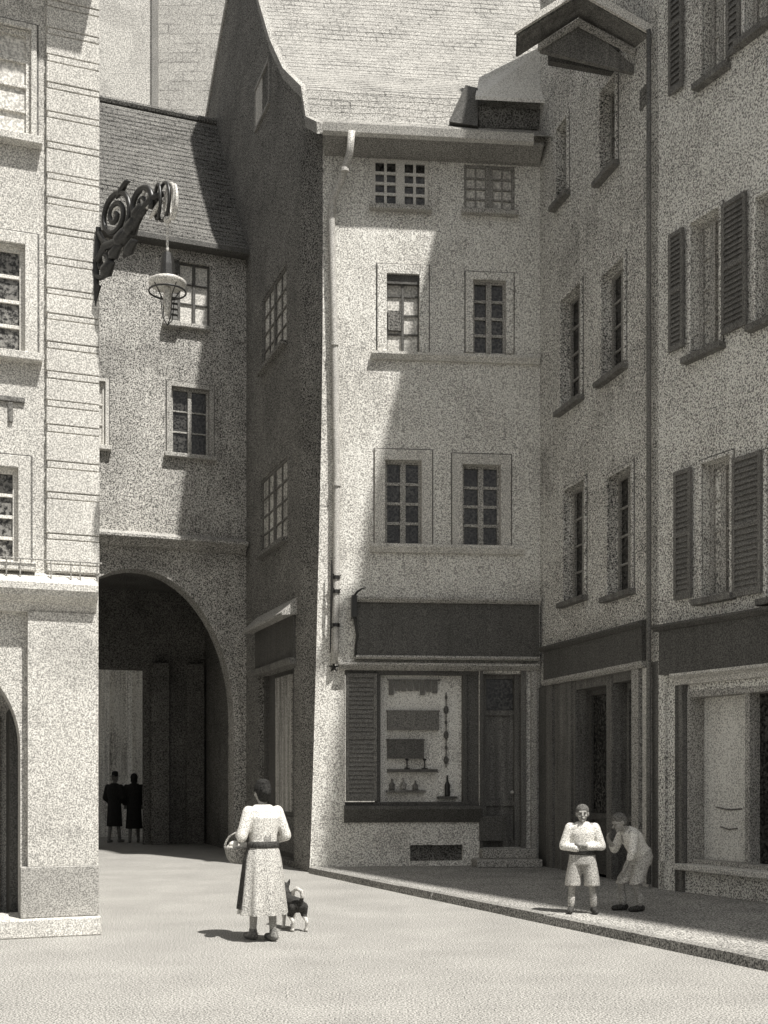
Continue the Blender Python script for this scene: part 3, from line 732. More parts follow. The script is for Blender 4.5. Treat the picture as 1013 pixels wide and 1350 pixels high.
for px, py, w_, m_ in ((172, 303, .085, M_iron), (158, 318, .08, M_iron), (140, 358, .075, M_iron), (180, 285, .07, M_iron), (160, 252, .04, M_iron), (170, 330, .06, M_iron), (150, 336, .06, M_iron), (205, 278, .03, M_brass)):
    c = lq(px, py); q = MB()
    q.tube([c + ed * -.09 + ez * -.05, c, c + ed * .09 + ez * .07, c + ed * .16 + ez * .05], [.012, w_, w_ * .7, .008], 8); q.build('leaf', m_, LP, smooth=True)
mb = MB(); a_ = la(221); tip = lq(221, 290)
mb.tube([lq(221, 250), tip], .016, 8); mb.ell(lq(221, 290), (.04, .04, .04))
mb.build('stem', M_brass, LP, smooth=True)
mb = MB()
for k, py in enumerate((297, 305, 313, 321, 328)): mb.ell(lq(221, py), (.016, .016, .035), nu=8, nv=5)
mb.build('chain', M_brass, LP)
cz = lh(378, a_); base = lp(a_, cz)
LN = MB().lathe(base, [(.02, .36), (.055, .34), (.075, .22), (.085, .10), (.085, .05), (.02, .03)][::-1], 16).build('cap', M_iron, LP)
mb = MB(); mb.lathe(base, [(.165, .0), (.19, .02), (.195, .05), (.17, .065), (.10, .07), (.08, .05), (.09, .03), (.15, .01)], 24)
mb.build('ring_shade', M_brass, LP, smooth=True)
mb = MB(); mb.tube([base + Vector((math.cos(t) * .19, math.sin(t) * .19, -.055)) for t in [2 * math.pi * k / 24 for k in range(24)]], .010, 6, closed=True)
for k in range(4):
    t = math.pi / 4 + k * math.pi / 2; mb.tube([base + Vector((math.cos(t) * .18, math.sin(t) * .18, .03)), base + Vector((math.cos(t) * .085, math.sin(t) * .085, -.10)), base + Vector((math.cos(t) * .06, math.sin(t) * .06, -.33)), base + Vector((0, 0, -.40))], .006, 6)
mb.build('lantern_frame', M_iron, LP)
mb = MB().lathe(base, [(.012, -.30), (.035, -.24), (.045, -.16), (.04, -.05), (.03, .0)], 14); mb.build('globe', M_zinc, LP, smooth=True)

# ================================================================== narrow house (inner right) with gabled hood
A = thing('town_house', 'narrow shaded house with overhanging gabled hood, in the inner corner right of the shop', 'house', (CR[0], CR[1], 0))
AZ = 16.85  # unseen upper wall, eave and roof raised to throw shadow on the shop house
def ar(*k): return WA.rect(*k)
a_w = [ar(735, 162, 749, 262), ar(793, 110, 813, 226), ar(741, 385, 767, 532), ar(795, 352, 824, 492), ar(745, 640, 772, 790), ar(803, 622, 834, 782)]
a_d = [ar(760, 906, 801, 1160), ar(808, 898, 836, 1160)]
a_d = [(r[0], r[1], .1, r[3]) for r in a_d]
ZS = WA.uz(790, 884)[1] - .03
WA.face(0, LA, 0, ZS, [r + (.35,) for r in a_d]).build('shop_front', M_mdwood, A)  # dark shop front, its colour also deepening the shade at street level
mb = WA.face(0, LA, ZS, AZ, a_w)
mb.poly([WA.P(-1.3, 0), WA.P(0, 0), WA.P(0, 13.9), WA.P(-1.3, 13.9)])
mb.build('wall', M_narrow, A)
for i, r in enumerate(a_w):
    window(WA, A, r, cols=2, rows=4, fm=M_grey, pm=(M_mglass, M_mglass, M_glass, M_glass, M_glass, M_glass)[i], fr=.05, mull=.07, bar=.03, sur=.06, sm=M_narrow, sill=True, sillm=M_mdwood, depth=.22)
# shutters folded against the wall beside the upper windows' edge line
fz = WA.rect(724, 843, 856, 884)
mb = MB(); WA.box(mb, WA.u(724), WA.u(855), fz[2], fz[3], -.01, .11); fb = mb.build('sign_board', M_dkwood, A)
mb = MB(); WA.rail(mb, [(0, fz[3]), (.13, fz[3]), (.18, fz[3] + .05), (.18, fz[3] + .08), (0, fz[3] + .12)], WA.u(722), WA.u(856)); mb.build('moulding', M_dkwood, fb)
mb = MB(); WA.rail(mb, [(0, fz[2] - .10), (.09, fz[2] - .10), (.13, fz[2] - .05), (.13, fz[2] - .003), (0, fz[2] - .003)], WA.u(722), WA.u(856)); mb.build('moulding', M_dstone, fb)
for i, r in enumerate(a_d):
    a, b, c, d = r; mb = MB(); WA.box(mb, a, b, c, d, -.35, -.3)
    for u0, u1 in ((a, a + .07), (b - .07, b)): WA.box(mb, u0, u1, c, d, -.3, -.24)
    for z0, z1 in ((c, c + .15), (c + .9, c + 1.0), (d - .1, d)): WA.box(mb, a + .07, b - .07, z0, z1, -.3, -.24)
    dr = mb.build('door', M_dkwood if i == 0 else M_mdwood, A)
    mb = MB(); WA.box(mb, a + .08, b - .08, c + 1.02, d - .11, -.3, -.28); mb.build('pane', M_glass, dr)
    if i == 0:
        mb = MB(); WA.box(mb, b - .42, b - .10, c + 1.3, d - .15, -.28, -.265); mb.build('curtain', M_net, dr)
for p0, p1, m_, nn in ((714, 724, M_dkwood, .05), (725, 733, M_mdwood, .07), (742, 757, M_mdwood, .05), (839, 848, M_dstone, .08), (852, 860, M_stone, .06)):
    mb = MB(); WA.box(mb, WA.u(p0), WA.u(p1), .1, fz[2] - .105, -.005, nn); mb.build('pilaster', m_, A)
mb = MB(); _q = [(WA.u(712), WA.u(713.5)), (WA.u(733), WA.u(742)), (WA.u(757), a_d[0][0]), (a_d[0][1], a_d[1][0]), (a_d[1][1], WA.u(839))]
for u0, u1 in _q:
    if u1 - u0 > .02: WA.box(mb, u0 + .002, u1 - .002, .1, fz[2] - .105, -.003, .02)
mb.build('shade_panel', M_mdwood, A)  # dark strips between the openings put street-level shade into the colour
mb = MB(); v_ = ar(845, 116, 853, 142); WA.box(mb, v_[0], v_[1], v_[2], v_[3], -.005, .02); mb.build('air_vent', M_vault, A)
# hood roof
d0 = 16.75
XL, XR = (681 - CX) / F * d0, (860 - CX) / F * d0
zE = EYE + (HY - 40) / F * d0; zA = EYE + (HY + 14) / F * d0; XM = (766 - CX) / F * d0
axis = Vector((.10, 1, 0)).normalized(); Ld = 5.5
def hd(x, z, t): return Vector((x, d0, z)) + axis * t
def slab(x0, z0, x1, z1, th, t0, t1, m, name, par):
    q = MB(); dn = Vector((0, 0, -th))
    q.hexa([hd(x0, z0, t0) + dn, hd(x1, z1, t0) + dn, hd(x1, z1, t1) + dn, hd(x0, z0, t1) + dn, hd(x0, z0, t0), hd(x1, z1, t0), hd(x1, z1, t1), hd(x0, z0, t1)])
    return q.build(name, m, par)
hood = slab(XL, zE, XM, zA, .05, 0.0, .55, M_tile2, 'hood_roof', A)
slab(XM, zA, XR, zE, .05, 0.0, .55, M_tile2, 'hood_roof', A)
slab(XL + .02, zE - .052, XM, zA - .052, .03, .03, .5, M_mdwood, 'soffit', hood); slab(XM, zA - .052, XR - .02, zE - .052, .03, .03, .5, M_mdwood, 'soffit', hood)
slab(XL - .03, zE + .02, XM, zA + .03, .10, -.06, -.003, M_stone, 'barge_board', hood); slab(XM, zA + .03, XR + .03, zE + .02, .13, -.06, -.003, M_stone, 'barge_board', hood)
slab(XL + .33, zE + .05, XM, zA - .17, .09, .38, .44, M_dstone, 'rafter', hood); slab(XM, zA - .17, XR - .20, zE - .02, .10, .38, .44, M_dstone, 'rafter', hood)
mb = MB(); zb2 = zE - .10
mb.hexa([hd(XL + .36, zb2 + .1, .46), hd(XR - .05, zb2 - .28, .46), hd(XR - .05, zb2 - .28, .54), hd(XL + .36, zb2 + .1, .54), hd(XM - .03, zA - .14, .46), hd(XM + .03, zA - .14, .46), hd(XM + .03, zA - .14, .54), hd(XM - .03, zA - .14, .54)])
mb.build('gable_board', M_mdwood, hood)
mb = MB()
for x_, z_ in ((XL + .5, zE + .02), (XL + .95, zE + .25), (XM + .1, zA - .32)):
    c_ = hd(x_, z_, .75); e_ = c_ + Vector((-WA.n.x, -WA.n.y, 0)) * 2.2; up_ = Vector((0, 0, .14)); sd_2 = axis * .12
    mb.hexa([c_, e_, e_ + sd_2, c_ + sd_2, c_ + up_, e_ + up_, e_ + sd_2 + up_, c_ + sd_2 + up_])
mb.build('beam', M_dkwood, hood)
# body behind
mb = MB(); bk = Vector((WA.n.x, WA.n.y, 0)) * -6
a0, a1 = WA.P(0, AZ), WA.P(LA, AZ)
mb.poly([WA.P(0, 0), a0, a0 + bk, WA.P(0, 0) + bk]); mb.poly([WA.P(-1.3, 0), WA.P(-1.3, 13.9), WA.P(-1.3, 13.9) + bk, WA.P(-1.3, 0) + bk]); mb.poly([WA.P(-1.3, 13.9), WA.P(0, 13.9), WA.P(0, 13.9) + bk, WA.P(-1.3, 13.9) + bk]); mb.build('rear_wall', M_narrow, A)
mb = MB(); ovh = Vector((WA.n.x, WA.n.y, 0)) * .6; u_ = Vector((0, 0, .15))
p_ = [WA.P(-.1, AZ) + ovh, WA.P(LA - .02, AZ) + ovh, a1 + bk, WA.P(-.1, AZ) + bk]; mb.hexa(p_ + [q + u_ for q in p_]); mb.build('eave', M_mdwood, A)
mb = MB(); mid = bk * .5 + Vector((0, 0, 2.6)); u_ = Vector((0, 0, .16))
mb.poly([p_[0] + u_, p_[1] + u_, a1 + mid + u_, WA.P(-.1, AZ) + mid + u_]); mb.poly([p_[3] + u_, p_[2] + u_, a1 + mid + u_, WA.P(-.1, AZ) + mid + u_]); mb.poly([p_[0] + u_, p_[3] + u_, WA.P(-.1, AZ) + mid + u_]); mb.build('roof', M_tile2, A)
# downpipe on the party line
mb = MB(); pts = [WA.P(LA - .12, z, .09) for z in (12.6, 10, 7, 4.2, 2.2, .15)]
mb.tube([Vector((XR - .05, d0 + .25, zE - .05)), Vector((XR + .02, d0 + .2, zE - .4))] + pts, .036, 8); mb.build('downpipe', M_shut, A, smooth=True)

# ================================================================== tall house at the right edge
B = thing('town_house', 'tall shaded house with louvred shutters and shop front along the right edge', 'house', (AB[0], AB[1], 0))
BZ = 16.85
LB_ = 15.5
def br(*k): return WB.rect(*k)
b_w = []
b_up = [br(927, -130, 957, 98), br(983, -160, 1016, 40)]
b_mid = [br(912, 284, 950, 462), br(998, 250, 1040, 418)]
b_low = [br(926, 606, 964, 786), br(1012, 590, 1060, 785)]
shopB = br(908, 905, 1075, 1146); shopB = (shopB[0], shopB[1] + 1.5, shopB[2], shopB[3])
more = []
for k in range(1, 6):
    for rr in (b_mid[1], b_low[1]): more.append((rr[0] + 1.6 * k + .3, rr[1] + 1.6 * k + .3, rr[2], rr[3]))
WB.face(0, LB_, 0, BZ, b_up + b_mid + b_low + [shopB + (.35,)]).build('wall', M_right, B)
for r in b_up + b_mid + b_low:
    window(WB, B, r, cols=2, rows=4, fm=M_dstone, pm=M_dim, fr=.07, mull=.09, bar=.03, sur=.05, sm=M_right, sill=True, sillm=M_mdwood, depth=.20)
for x0, y0, x1, y1 in ((886, -60, 904, 122), (962, -150, 980, 72), (886, 306, 905, 462), (956, 262, 988, 436), (893, 620, 915, 790), (970, 600, 1008, 785)):
    shutter(WB, B, br(x0, y0, x1, y1), n0=.035, slats=22, m=M_shut if x0 < 920 or y0 > 500 else M_mdwood, fr=.05)
for x0, x1 in ((1046, 1080),):
    pass
zf = WB.uz(940, 824)[1]; zf0 = WB.uz(940, 884)[1]
mb = MB(); WB.box(mb, WB.u(880), LB_ - 5, zf0, zf, -.01, .16); fb = mb.build('sign_board', M_dkwood, B)
mb = MB(); WB.rail(mb, [(0, zf), (.2, zf), (.27, zf + .05), (.27, zf + .08), (0, zf + .12)], WB.u(876), LB_ - 5); mb.build('moulding', M_dkwood, fb)
mb = MB(); WB.rail(mb, [(0, zf0 - .16), (.07, zf0 - .16), (.10, zf0 - .09), (.18, zf0 - .04), (.18, zf0 - .003), (0, zf0 - .003)], WB.u(895), LB_ - 5); mb.build('moulding', M_stone, fb)
a, b, c, d = shopB
mb = MB(); f_ = .07
WB.box(mb, a, a + .06, c, d, -.3, .03); WB.box(mb, a + .06, b, d - .08, d, -.3, .02); WB.box(mb, a + .06, b, c, c + .06, -.3, .0)
um_ = WB.u(981); WB.box(mb, um_ - .03, um_ + .05, c + .06, d - .08, -.3, -.05)
for k in range(1, 3): WB.box(mb, um_ + .9 * k, um_ + .9 * k + .07, c + .06, d - .08, -.3, -.05)
sw = mb.build('shop_window', M_dstone, B)
mb = MB(); mb.poly([WB.P(a + .06, c + .06, -.24), WB.P(um_ - .03, c + .06, -.24), WB.P(um_ - .03, d - .08, -.24), WB.P(a + .06, d - .08, -.24)]); mb.build('blind', mat('window_blind', .84, .45, 34, streak=.2), sw)
mb = MB(); mb.poly([WB.P(um_ + .05, c + .06, -.24), WB.P(b, c + .06, -.24), WB.P(b, d - .08, -.24), WB.P(um_ + .05, d - .08, -.24)]); mb.build('pane', M_glass, sw)
mb = MB(); WB.box(mb, a - .08, b, c - .09, c - .003, -.05, .20); mb.build('sill', M_stone, sw, bevel=.015)
mb = MB()
for y_, x0, x1 in ((1066, 928, 962), (1092, 934, 956)):
    z = WB.uz(945, y_)[1]; mb.tube([WB.P(WB.u(x0), z + .01, -.225), WB.P(WB.u((x0 + x1) / 2), z - .02, -.225), WB.P(WB.u(x1), z, -.225)], .010, 6)
mb.build('cord', M_mdwood, sw)
for p0, p1, m_, nn in ((873, 880, M_right, .05), (895, 901, M_dkwood, .07), (902, 907, M_mdwood, .10)):
    mb = MB(); WB.box(mb, WB.u(p0), WB.u(p1), .1, zf0 - .165, -.005, nn); mb.build('pilaster', m_, B)
mb = MB(); WB.box(mb, WB.u(872), LB_, .1, .5, -.005, .05); mb.build('plinth', M_right, B)
# plain bay beyond the picture edge, then roof
mb = MB(); bk = Vector((WB.n.x, WB.n.y, 0)) * -9
z_ = Vector((0, 0, BZ))
p0, p1 = WB.P(0, 0), WB.P(LB_, 0)
for s_, e_ in ((p0, p0 + bk), (p0 + bk, p1 + bk), (p1 + bk, p1)): mb.poly([s_, e_, e_ + z_, s_ + z_])
mb.build('rear_wall', M_right, B)
mb = MB(); ov = .6
mb.hexa([WB.P(-.1, BZ, ov), WB.P(LB_, BZ, ov), WB.P(LB_, BZ, -9), WB.P(-.1, BZ, -9), WB.P(-.1, BZ + .15, ov), WB.P(LB_, BZ + .15, ov), WB.P(LB_, BZ + .15, -9), WB.P(-.1, BZ + .15, -9)]); mb.build('eave', M_mdwood, B)
mb = MB(); mb.poly([WB.P(-.1, BZ + .16, ov), WB.P(LB_, BZ + .16, ov), WB.P(LB_, BZ + 3.2, -4.5), WB.P(-.1, BZ + 3.2, -4.5)]); mb.poly([WB.P(-.1, BZ + .16, -9), WB.P(LB_, BZ + .16, -9), WB.P(LB_, BZ + 3.2, -4.5), WB.P(-.1, BZ + 3.2, -4.5)])
mb.poly([WB.P(-.08, BZ + .16, ov), WB.P(-.08, BZ + .16, -9), WB.P(-.08, BZ + 3.2, -4.5)]); mb.build('roof', M_tile2, B)

# ================================================================== people
def remesh(mb, name, m, parent, vox=.010, smooth=2, mats=None):
    off = inv_loc(parent)
    me = mb.mesh(name + '_raw', m, off)
    o = bpy.data.objects.new(name + '_raw', me); COL.objects.link(o)
    r = o.modifiers.new('r', 'REMESH'); r.mode = 'VOXEL'; r.voxel_size = vox
    s_ = o.modifiers.new('s', 'SMOOTH'); s_.iterations = smooth; s_.factor = .5
    dg = bpy.context.evaluated_depsgraph_get(); me2 = bpy.data.meshes.new_from_object(o.evaluated_get(dg))
    bpy.data.objects.remove(o); bpy.data.meshes.remove(me)
    me2.name = name
    me2.materials.clear(); me2.materials.append(m)
    for p in me2.polygons: p.use_smooth = True
    o2 = bpy.data.objects.new(name, me2); COL.objects.link(o2); o2.parent = parent; o2['wloc'] = tuple(off)
    return o2
class Fig:
    def __init__(s, loc, yaw):
        s.l = Vector(loc); s.R = Matrix.Rotation(math.radians(yaw), 3, 'Z')
    def __call__(s, x, y, z): return s.l + s.R @ Vector((x, y, z))
def hand(mb, f, w, d, palm_n, L=.16, rr=.0085, side=1):
    """palm plus four bent fingers and a thumb; w wrist, d pointing direction, palm_n towards the palm side (local coords)"""
    w = Vector(w); d = Vector(d).normalized(); pn = Vector(palm_n); pn = (pn - d * pn.dot(d)).normalized(); sd = d.cross(pn) * side
    k = L / .16
    mb.limb(f(*(w)), f(*(w + d * .05 * k)), .022 * k, .026 * k)
    for i, (o, ln) in enumerate(((-.027, .062), (-.009, .072), (.009, .068), (.027, .052))):
        b = w + d * .065 * k + sd * o * k; m_ = b + d * ln * .5 * k + pn * .012 * k; e = m_ + d * ln * .35 * k + pn * .03 * k
        mb.limb(f(*b), f(*m_), rr * k, rr * k, 8); mb.limb(f(*m_), f(*e), rr * k, rr * .85 * k, 8)
    b = w + d * .02 * k - sd * .022 * k; m_ = b + d * .03 * k - sd * .025 * k + pn * .01; e = m_ + d * .03 * k + pn * .018
    mb.limb(f(*b), f(*m_), rr * 1.15 * k, rr * 1.1 * k, 8); mb.limb(f(*m_), f(*e), rr * 1.1 * k, rr * .9 * k, 8)
def head(mb, f, c, k=1.0, R=None):
    """skull, jaw, nose, brow, ears, lips; face looks along local -y (turned by R)"""
    c = Vector(c); R = R or Matrix.Identity(3)
    RR = f.R @ R
    def q(x, y, z): v = c + R @ (Vector((x, y, z)) * k); return f(v.x, v.y, v.z)
    mb.ell(q(0, .012, .02), (.076 * k, .096 * k, .098 * k), RR); mb.ell(q(0, -.022, -.045), (.055 * k, .062 * k, .068 * k), RR)
    mb.limb(q(0, -.088, .005), q(0, -.108, -.025), .010 * k, .016 * k, 8)
    mb.limb(q(-.04, -.078, .024), q(.04, -.078, .024), .012 * k, .012 * k, 8)
    mb.limb(q(-.018, -.082, -.058), q(.018, -.082, -.058), .010 * k, .010 * k, 8); mb.ell(q(0, -.074, -.092), (.022 * k, .02 * k, .018 * k), RR)
    for sx in (-1, 1):
        mb.ell(q(sx * .076, .012, -.005), (.012 * k, .022 * k, .032 * k), RR); mb.ell(q(sx * .042, -.062, -.03), (.02 * k, .02 * k, .02 * k), RR)
    return q
def eyes(q, parent, k=1.0):
    for sx in (-1, 1):
        mb = MB(); mb.ell(q(sx * .030, -.082, .003), (.008 * k, .008 * k, .005 * k), nu=8, nv=5); mb.build('eye', M_hair, parent)
    mb = MB(); mb.limb(q(-.02, -.091, -.058), q(.02, -.091, -.058), .003 * k, .003 * k, 6); mb.build('mouth', M_mdwood, parent)
def ring_(f, cx, cy, z, rx, ry, n=28, fold=0, ph=0, tilt=0):
    return [f(cx + rx * (1 + fold * math.sin(9 * a + ph)) * math.cos(a), cy + ry * (1 + fold * math.sin(9 * a + ph)) * math.sin(a), z + tilt * math.cos(a)) for a in [2 * math.pi * j / n for j in range(n)]]

# --- woman with a basket
dw = EYE * F / (1240 - HY); wl = ((347 - CX) / F * dw, dw, 0)
Wm = thing('person', 'woman seen from behind in pale belted dress, carrying a basket beside the dog', 'person', wl)
f = Fig(wl, 212)
mb = MB()
for sx, y0 in ((-1, .10), (1, -.10)):
    mb.limb(f(sx * .08, 0, .88), f(sx * .075, y0 * .5, .47), .085, .058); mb.limb(f(sx * .075, y0 * .5, .47), f(sx * .07, y0, .09), .054, .036)
    mb.limb(f(sx * .07, y0 + .02, .05), f(sx * .075, y0 - .15, .035), .042, .032)
mb.ell(f(0, 0, .93), (.16, .115, .12)); mb.limb(f(0, 0, .95), f(0, .0, 1.22), .12, .13); mb.ell(f(0, .01, 1.27), (.155, .11, .14), f.R)
mb.limb(f(-.15, 0, 1.36), f(.15, 0, 1.36), .055, .055); mb.limb(f(0, 0, 1.38), f(0, -.02, 1.5), .052, .046)
q = head(mb, f, (0, -.03, 1.565), .98)
# left arm out to the basket, right arm folded across
mb.limb(f(.18, 0, 1.35), f(.25, .02, 1.10), .045, .037); mb.limb(f(.25, .02, 1.10), f(.14, -.30, 1.15), .036, .026); hand(mb, f, (.135, -.31, 1.152), (-.7, -.6, -.05), (0, .2, -1))
mb.limb(f(-.18, 0, 1.35), f(-.25, .03, 1.10), .045, .037); mb.limb(f(-.25, .03, 1.10), f(-.12, -.18, 1.03), .036, .026); hand(mb, f, (-.11, -.19, 1.03), (.8, -.4, -.1), (0, .6, -.6))
body = remesh(mb, 'body', M_skin, Wm, .0075)
eyes(q, Wm, .98)
mb = MB()  # bodice and sleeves in one garment
mb.loft([ring_(f, 0, 0, 1.00, .155, .125), ring_(f, 0, 0, 1.06, .148, .118), ring_(f, 0, .0, 1.18, .165, .130), ring_(f, 0, .005, 1.30, .185, .135), ring_(f, 0, .0, 1.38, .165, .105), ring_(f, 0, -.005, 1.435, .085, .075)])
for sx, el, wr in ((1, (.255, .02, 1.10), (.215, -.11, 1.12)), (-1, (-.255, .03, 1.10), (-.2, -.07, 1.065))):
    mb.limb(f(sx * .165, 0, 1.36), f(*el), .068, .060); mb.limb(f(*el), f(*wr), .058, .05)
remesh(mb, 'bodice', M_cloth, Wm, .011, 3)
mb = MB(); rs = []
for z, rx, ry, fo in ((1.02, .150, .122, 0), (.95, .178, .150, .01), (.85, .200, .172, .03), (.7, .215, .19, .05), (.5, .235, .21, .065), (.36, .25, .222, .075), (.285, .258, .23, .08)): rs.append(ring_(f, 0, 0.0, z, rx, ry, 72, fo))
mb.loft(rs, cap=False); mb.loft([ring_(f, 0, 0, .285, .258, .23, 72, .08), ring_(f, 0, 0, .30, .245, .217, 72, .08)], cap=False); mb.build('skirt', M_cloth2, Wm, smooth=True)
mb = MB(); mb.loft([ring_(f, 0, 0, z, a, b) for z, a, b in ((.985, .172, .143), (.99, .178, .149), (1.045, .172, .143), (1.05, .164, .136))]); mb.build('belt', M_dcloth, Wm, smooth=True)
mb = MB(); pts0, pts1 = [], []   # dark panel laid over the skirt, front-left
for z, rx, ry, fo in ((1.0, .168, .14, 0), (.85, .212, .184, .03), (.7, .228, .203, .05), (.5, .25, .225, .065), (.34, .268, .24, .075)):
    rg = [f(rx * (1 + fo * math.sin(9 * a)) * math.cos(a), ry * (1 + fo * math.sin(9 * a)) * math.sin(a), z) for a in [math.radians(-110 + 120 * j / 24) for j in range(25)]]; pts0.append(rg)
for r0, r1 in zip(pts0, pts0[1:]):
    for j in range(24): mb.poly([r0[j], r0[j + 1], r1[j + 1], r1[j]])
mb.build('skirt_panel', M_dcloth, Wm, smooth=True)
mb = MB(); mb.ell(q(0, .022, .035), (.092, .105, .098), f.R); mb.ell(q(0, .10, .0), (.055, .05, .055)); mb.ell(q(0, .06, -.05), (.07, .05, .06)); mb.ell(q(0, .03, .10), (.075, .08, .045))
remesh(mb, 'hair', M_hair, Wm, .012, 2)
for sx, y0 in ((-1, .10), (1, -.10)):
    mb = MB(); mb.limb(f(sx * .07, y0 + .025, .05), f(sx * .075, y0 - .16, .036), .048, .035); mb.limb(f(sx * .07, y0 + .01, .06), f(sx * .07, y0, .11), .046, .044); remesh(mb, 'shoe', M_mdwood, Wm, .01, 2)
# basket
bc = f(.07, -.385, .80)
BK = thing('basket', 'round wicker basket with white cloth, held on the arm of the woman', 'basket', tuple(bc))
mb = MB(); mb.lathe(bc, [(.02, .0), (.12, .0), (.155, .05), (.175, .11), (.182, .15), (.188, .155), (.188, .175), (.172, .175), (.165, .14), (.02, .13)], 26); mb.build('bowl', M_wick, BK, smooth=True)
mb = MB(); mb.tube([bc + Vector((math.cos(t) * .18, 0, .16 + math.sin(t) * .17)) for t in [math.pi * k / 16 for k in range(17)]], .012, 8); mb.build('handle', M_wick, BK, smooth=True)
mb = MB(); mb.ell(bc + Vector((0, 0, .165)), (.165, .165, .055)); mb.ell(bc + Vector((-.06, -.05, .2)), (.07, .08, .04)); mb.build('cloth', M_white, BK, smooth=True)

# --- boy with folded arms
db = (EYE - .10) * F / (1204 - HY); bl = ((768 - CX) / F * db, db, .10)
B1 = thing('person', 'boy standing with folded arms in light shirt and shorts, facing the street', 'person', bl)
f = Fig(bl, -8); k_ = .98
mb = MB()
for sx in (-1, 1):
    mb.limb(f(sx * .075, 0, .66), f(sx * .115, -.02, .36), .075, .050); mb.limb(f(sx * .115, -.02, .36), f(sx * .135, .01, .08), .048, .033)
    mb.limb(f(sx * .135, .015, .04), f(sx * .15, -.12, .03), .035, .028)
mb.ell(f(0, 0, .70), (.125, .095, .10)); mb.limb(f(0, 0, .72), f(0, 0, .95), .10, .11); mb.ell(f(0, 0, .96), (.14, .095, .12)); mb.limb(f(-.125, 0, 1.03), f(.125, 0, 1.03), .048, .048)
mb.limb(f(0, 0, 1.04), f(0, -.01, 1.12), .045, .042); q = head(mb, f, (0, -.02, 1.185), .92)
mb.limb(f(.155, 0, 1.02), f(.215, -.03, .80), .040, .034); mb.limb(f(.215, -.03, .80), f(.01, -.155, .815), .033, .025); hand(mb, f, (.0, -.155, .815), (-1, .15, .1), (0, 1, 0), .13)
mb.limb(f(-.155, 0, 1.02), f(-.215, -.03, .80), .040, .034); mb.limb(f(-.215, -.03, .80), f(-.01, -.125, .765), .033, .025); hand(mb, f, (.0, -.125, .765), (1, .15, .05), (0, 1, 0), .13)
remesh(mb, 'body', M_skin, B1, .0075); eyes(q, B1, .92)
mb = MB(); mb.loft([ring_(f, 0, 0, .68, .148, .118), ring_(f, 0, 0, .80, .142, .115), ring_(f, 0, 0, .95, .16, .118), ring_(f, 0, 0, 1.03, .150, .095), ring_(f, 0, 0, 1.09, .07, .065)])
for sx in (-1, 1):
    mb.limb(f(sx * .145, 0, 1.02), f(sx * .222, -.03, .80), .062, .056); mb.limb(f(sx * .222, -.03, .80), f(sx * .07, -.12, .80 if sx > 0 else .775), .052, .042)
remesh(mb, 'shirt', M_cloth, B1, .010, 2)
mb = MB(); mb.loft([ring_(f, 0, 0, .75, .146, .118), ring_(f, 0, 0, .66, .158, .128), ring_(f, 0, 0, .58, .165, .125)])
for sx in (-1, 1): mb.loft([ring_(f, sx * .075, 0, .64, .085, .105), ring_(f, sx * .105, -.01, .44, .092, .098), ring_(f, sx * .115, -.01, .33, .094, .098)])
remesh(mb, 'shorts', M_cloth2, B1, .010, 2)
mb = MB(); mb.loft([ring_(f, 0, 0, z, a, b) for z, a, b in ((.70, .158, .13), (.705, .164, .136), (.742, .164, .136), (.747, .156, .128))]); mb.build('belt', M_dcloth, B1, smooth=True)
mb = MB(); mb.ell(q(0, .02, .045), (.080, .095, .075), f.R); mb.ell(q(0, .045, .0), (.078, .06, .08), f.R); remesh(mb, 'hair', M_fhair, B1, .010, 2)
for sx in (-1, 1):
    mb = MB(); mb.limb(f(sx * .135, .02, .045), f(sx * .152, -.13, .033), .042, .032); remesh(mb, 'shoe', M_dcloth, B1, .009, 2)
    mb = MB(); mb.limb(f(sx * .134, .01, .10), f(sx * .128, .0, .19), .040, .044); mb.build('sock', M_cloth2, B1, smooth=True)

# --- boy bending forward
db = (EYE - .10) * F / (1201 - HY); bl = ((833 - CX) / F * db, db, .10)
B2 = thing('person', 'boy bending forward with one hand at his knee, beside the boy with folded arms', 'person', bl)
f = Fig(bl, -72)
mb = MB()
for sx, ya, yk in ((-1, -.06, -.10), (1, .06, .0)):
    mb.limb(f(sx * .07, .13, .64), f(sx * .085, yk, .38), .076, .050); mb.limb(f(sx * .085, yk, .38), f(sx * .09, ya, .08), .048, .033); mb.limb(f(sx * .09, ya + .02, .04), f(sx * .095, ya - .12, .03), .035, .028)
mb.ell(f(0, .13, .66), (.12, .10, .10)); mb.limb(f(0, .11, .69), f(0, .02, .86), .10, .105); mb.ell(f(0, -.0, .89), (.135, .10, .11)); mb.limb(f(-.12, -.05, .94), f(.12, -.05, .94), .046, .046)
mb.limb(f(0, -.06, .96), f(0, -.13, 1.03), .045, .042)
q = head(mb, f, (0, -.17, 1.075), .92, Matrix.Rotation(math.radians(25), 3, 'X'))
mb.limb(f(.15, -.05, .93), f(.19, -.10, .72), .040, .034); mb.limb(f(.19, -.10, .72), f(.11, -.16, .53), .033, .025); hand(mb, f, (.105, -.165, .52), (-.2, -.2, -1), (0, .8, 0), .13)
mb.limb(f(-.15, -.05, .93), f(-.18, -.13, .74), .040, .034); mb.limb(f(-.18, -.13, .74), f(-.08, -.27, .85), .033, .025); hand(mb, f, (-.075, -.275, .86), (.3, -.4, .8), (.5, .6, 0), .13)
remesh(mb, 'body', M_skin, B2, .0075); eyes(q, B2, .92)
mb = MB()
def tilt(cy, cz, rx, ry, ang): 
    s_, c_ = math.sin(math.radians(ang)), math.cos(math.radians(ang))
    return [f(rx * math.cos(a), cy + ry * math.sin(a) * c_, cz + ry * math.sin(a) * s_) for a in [2 * math.pi * j / 28 for j in range(28)]]
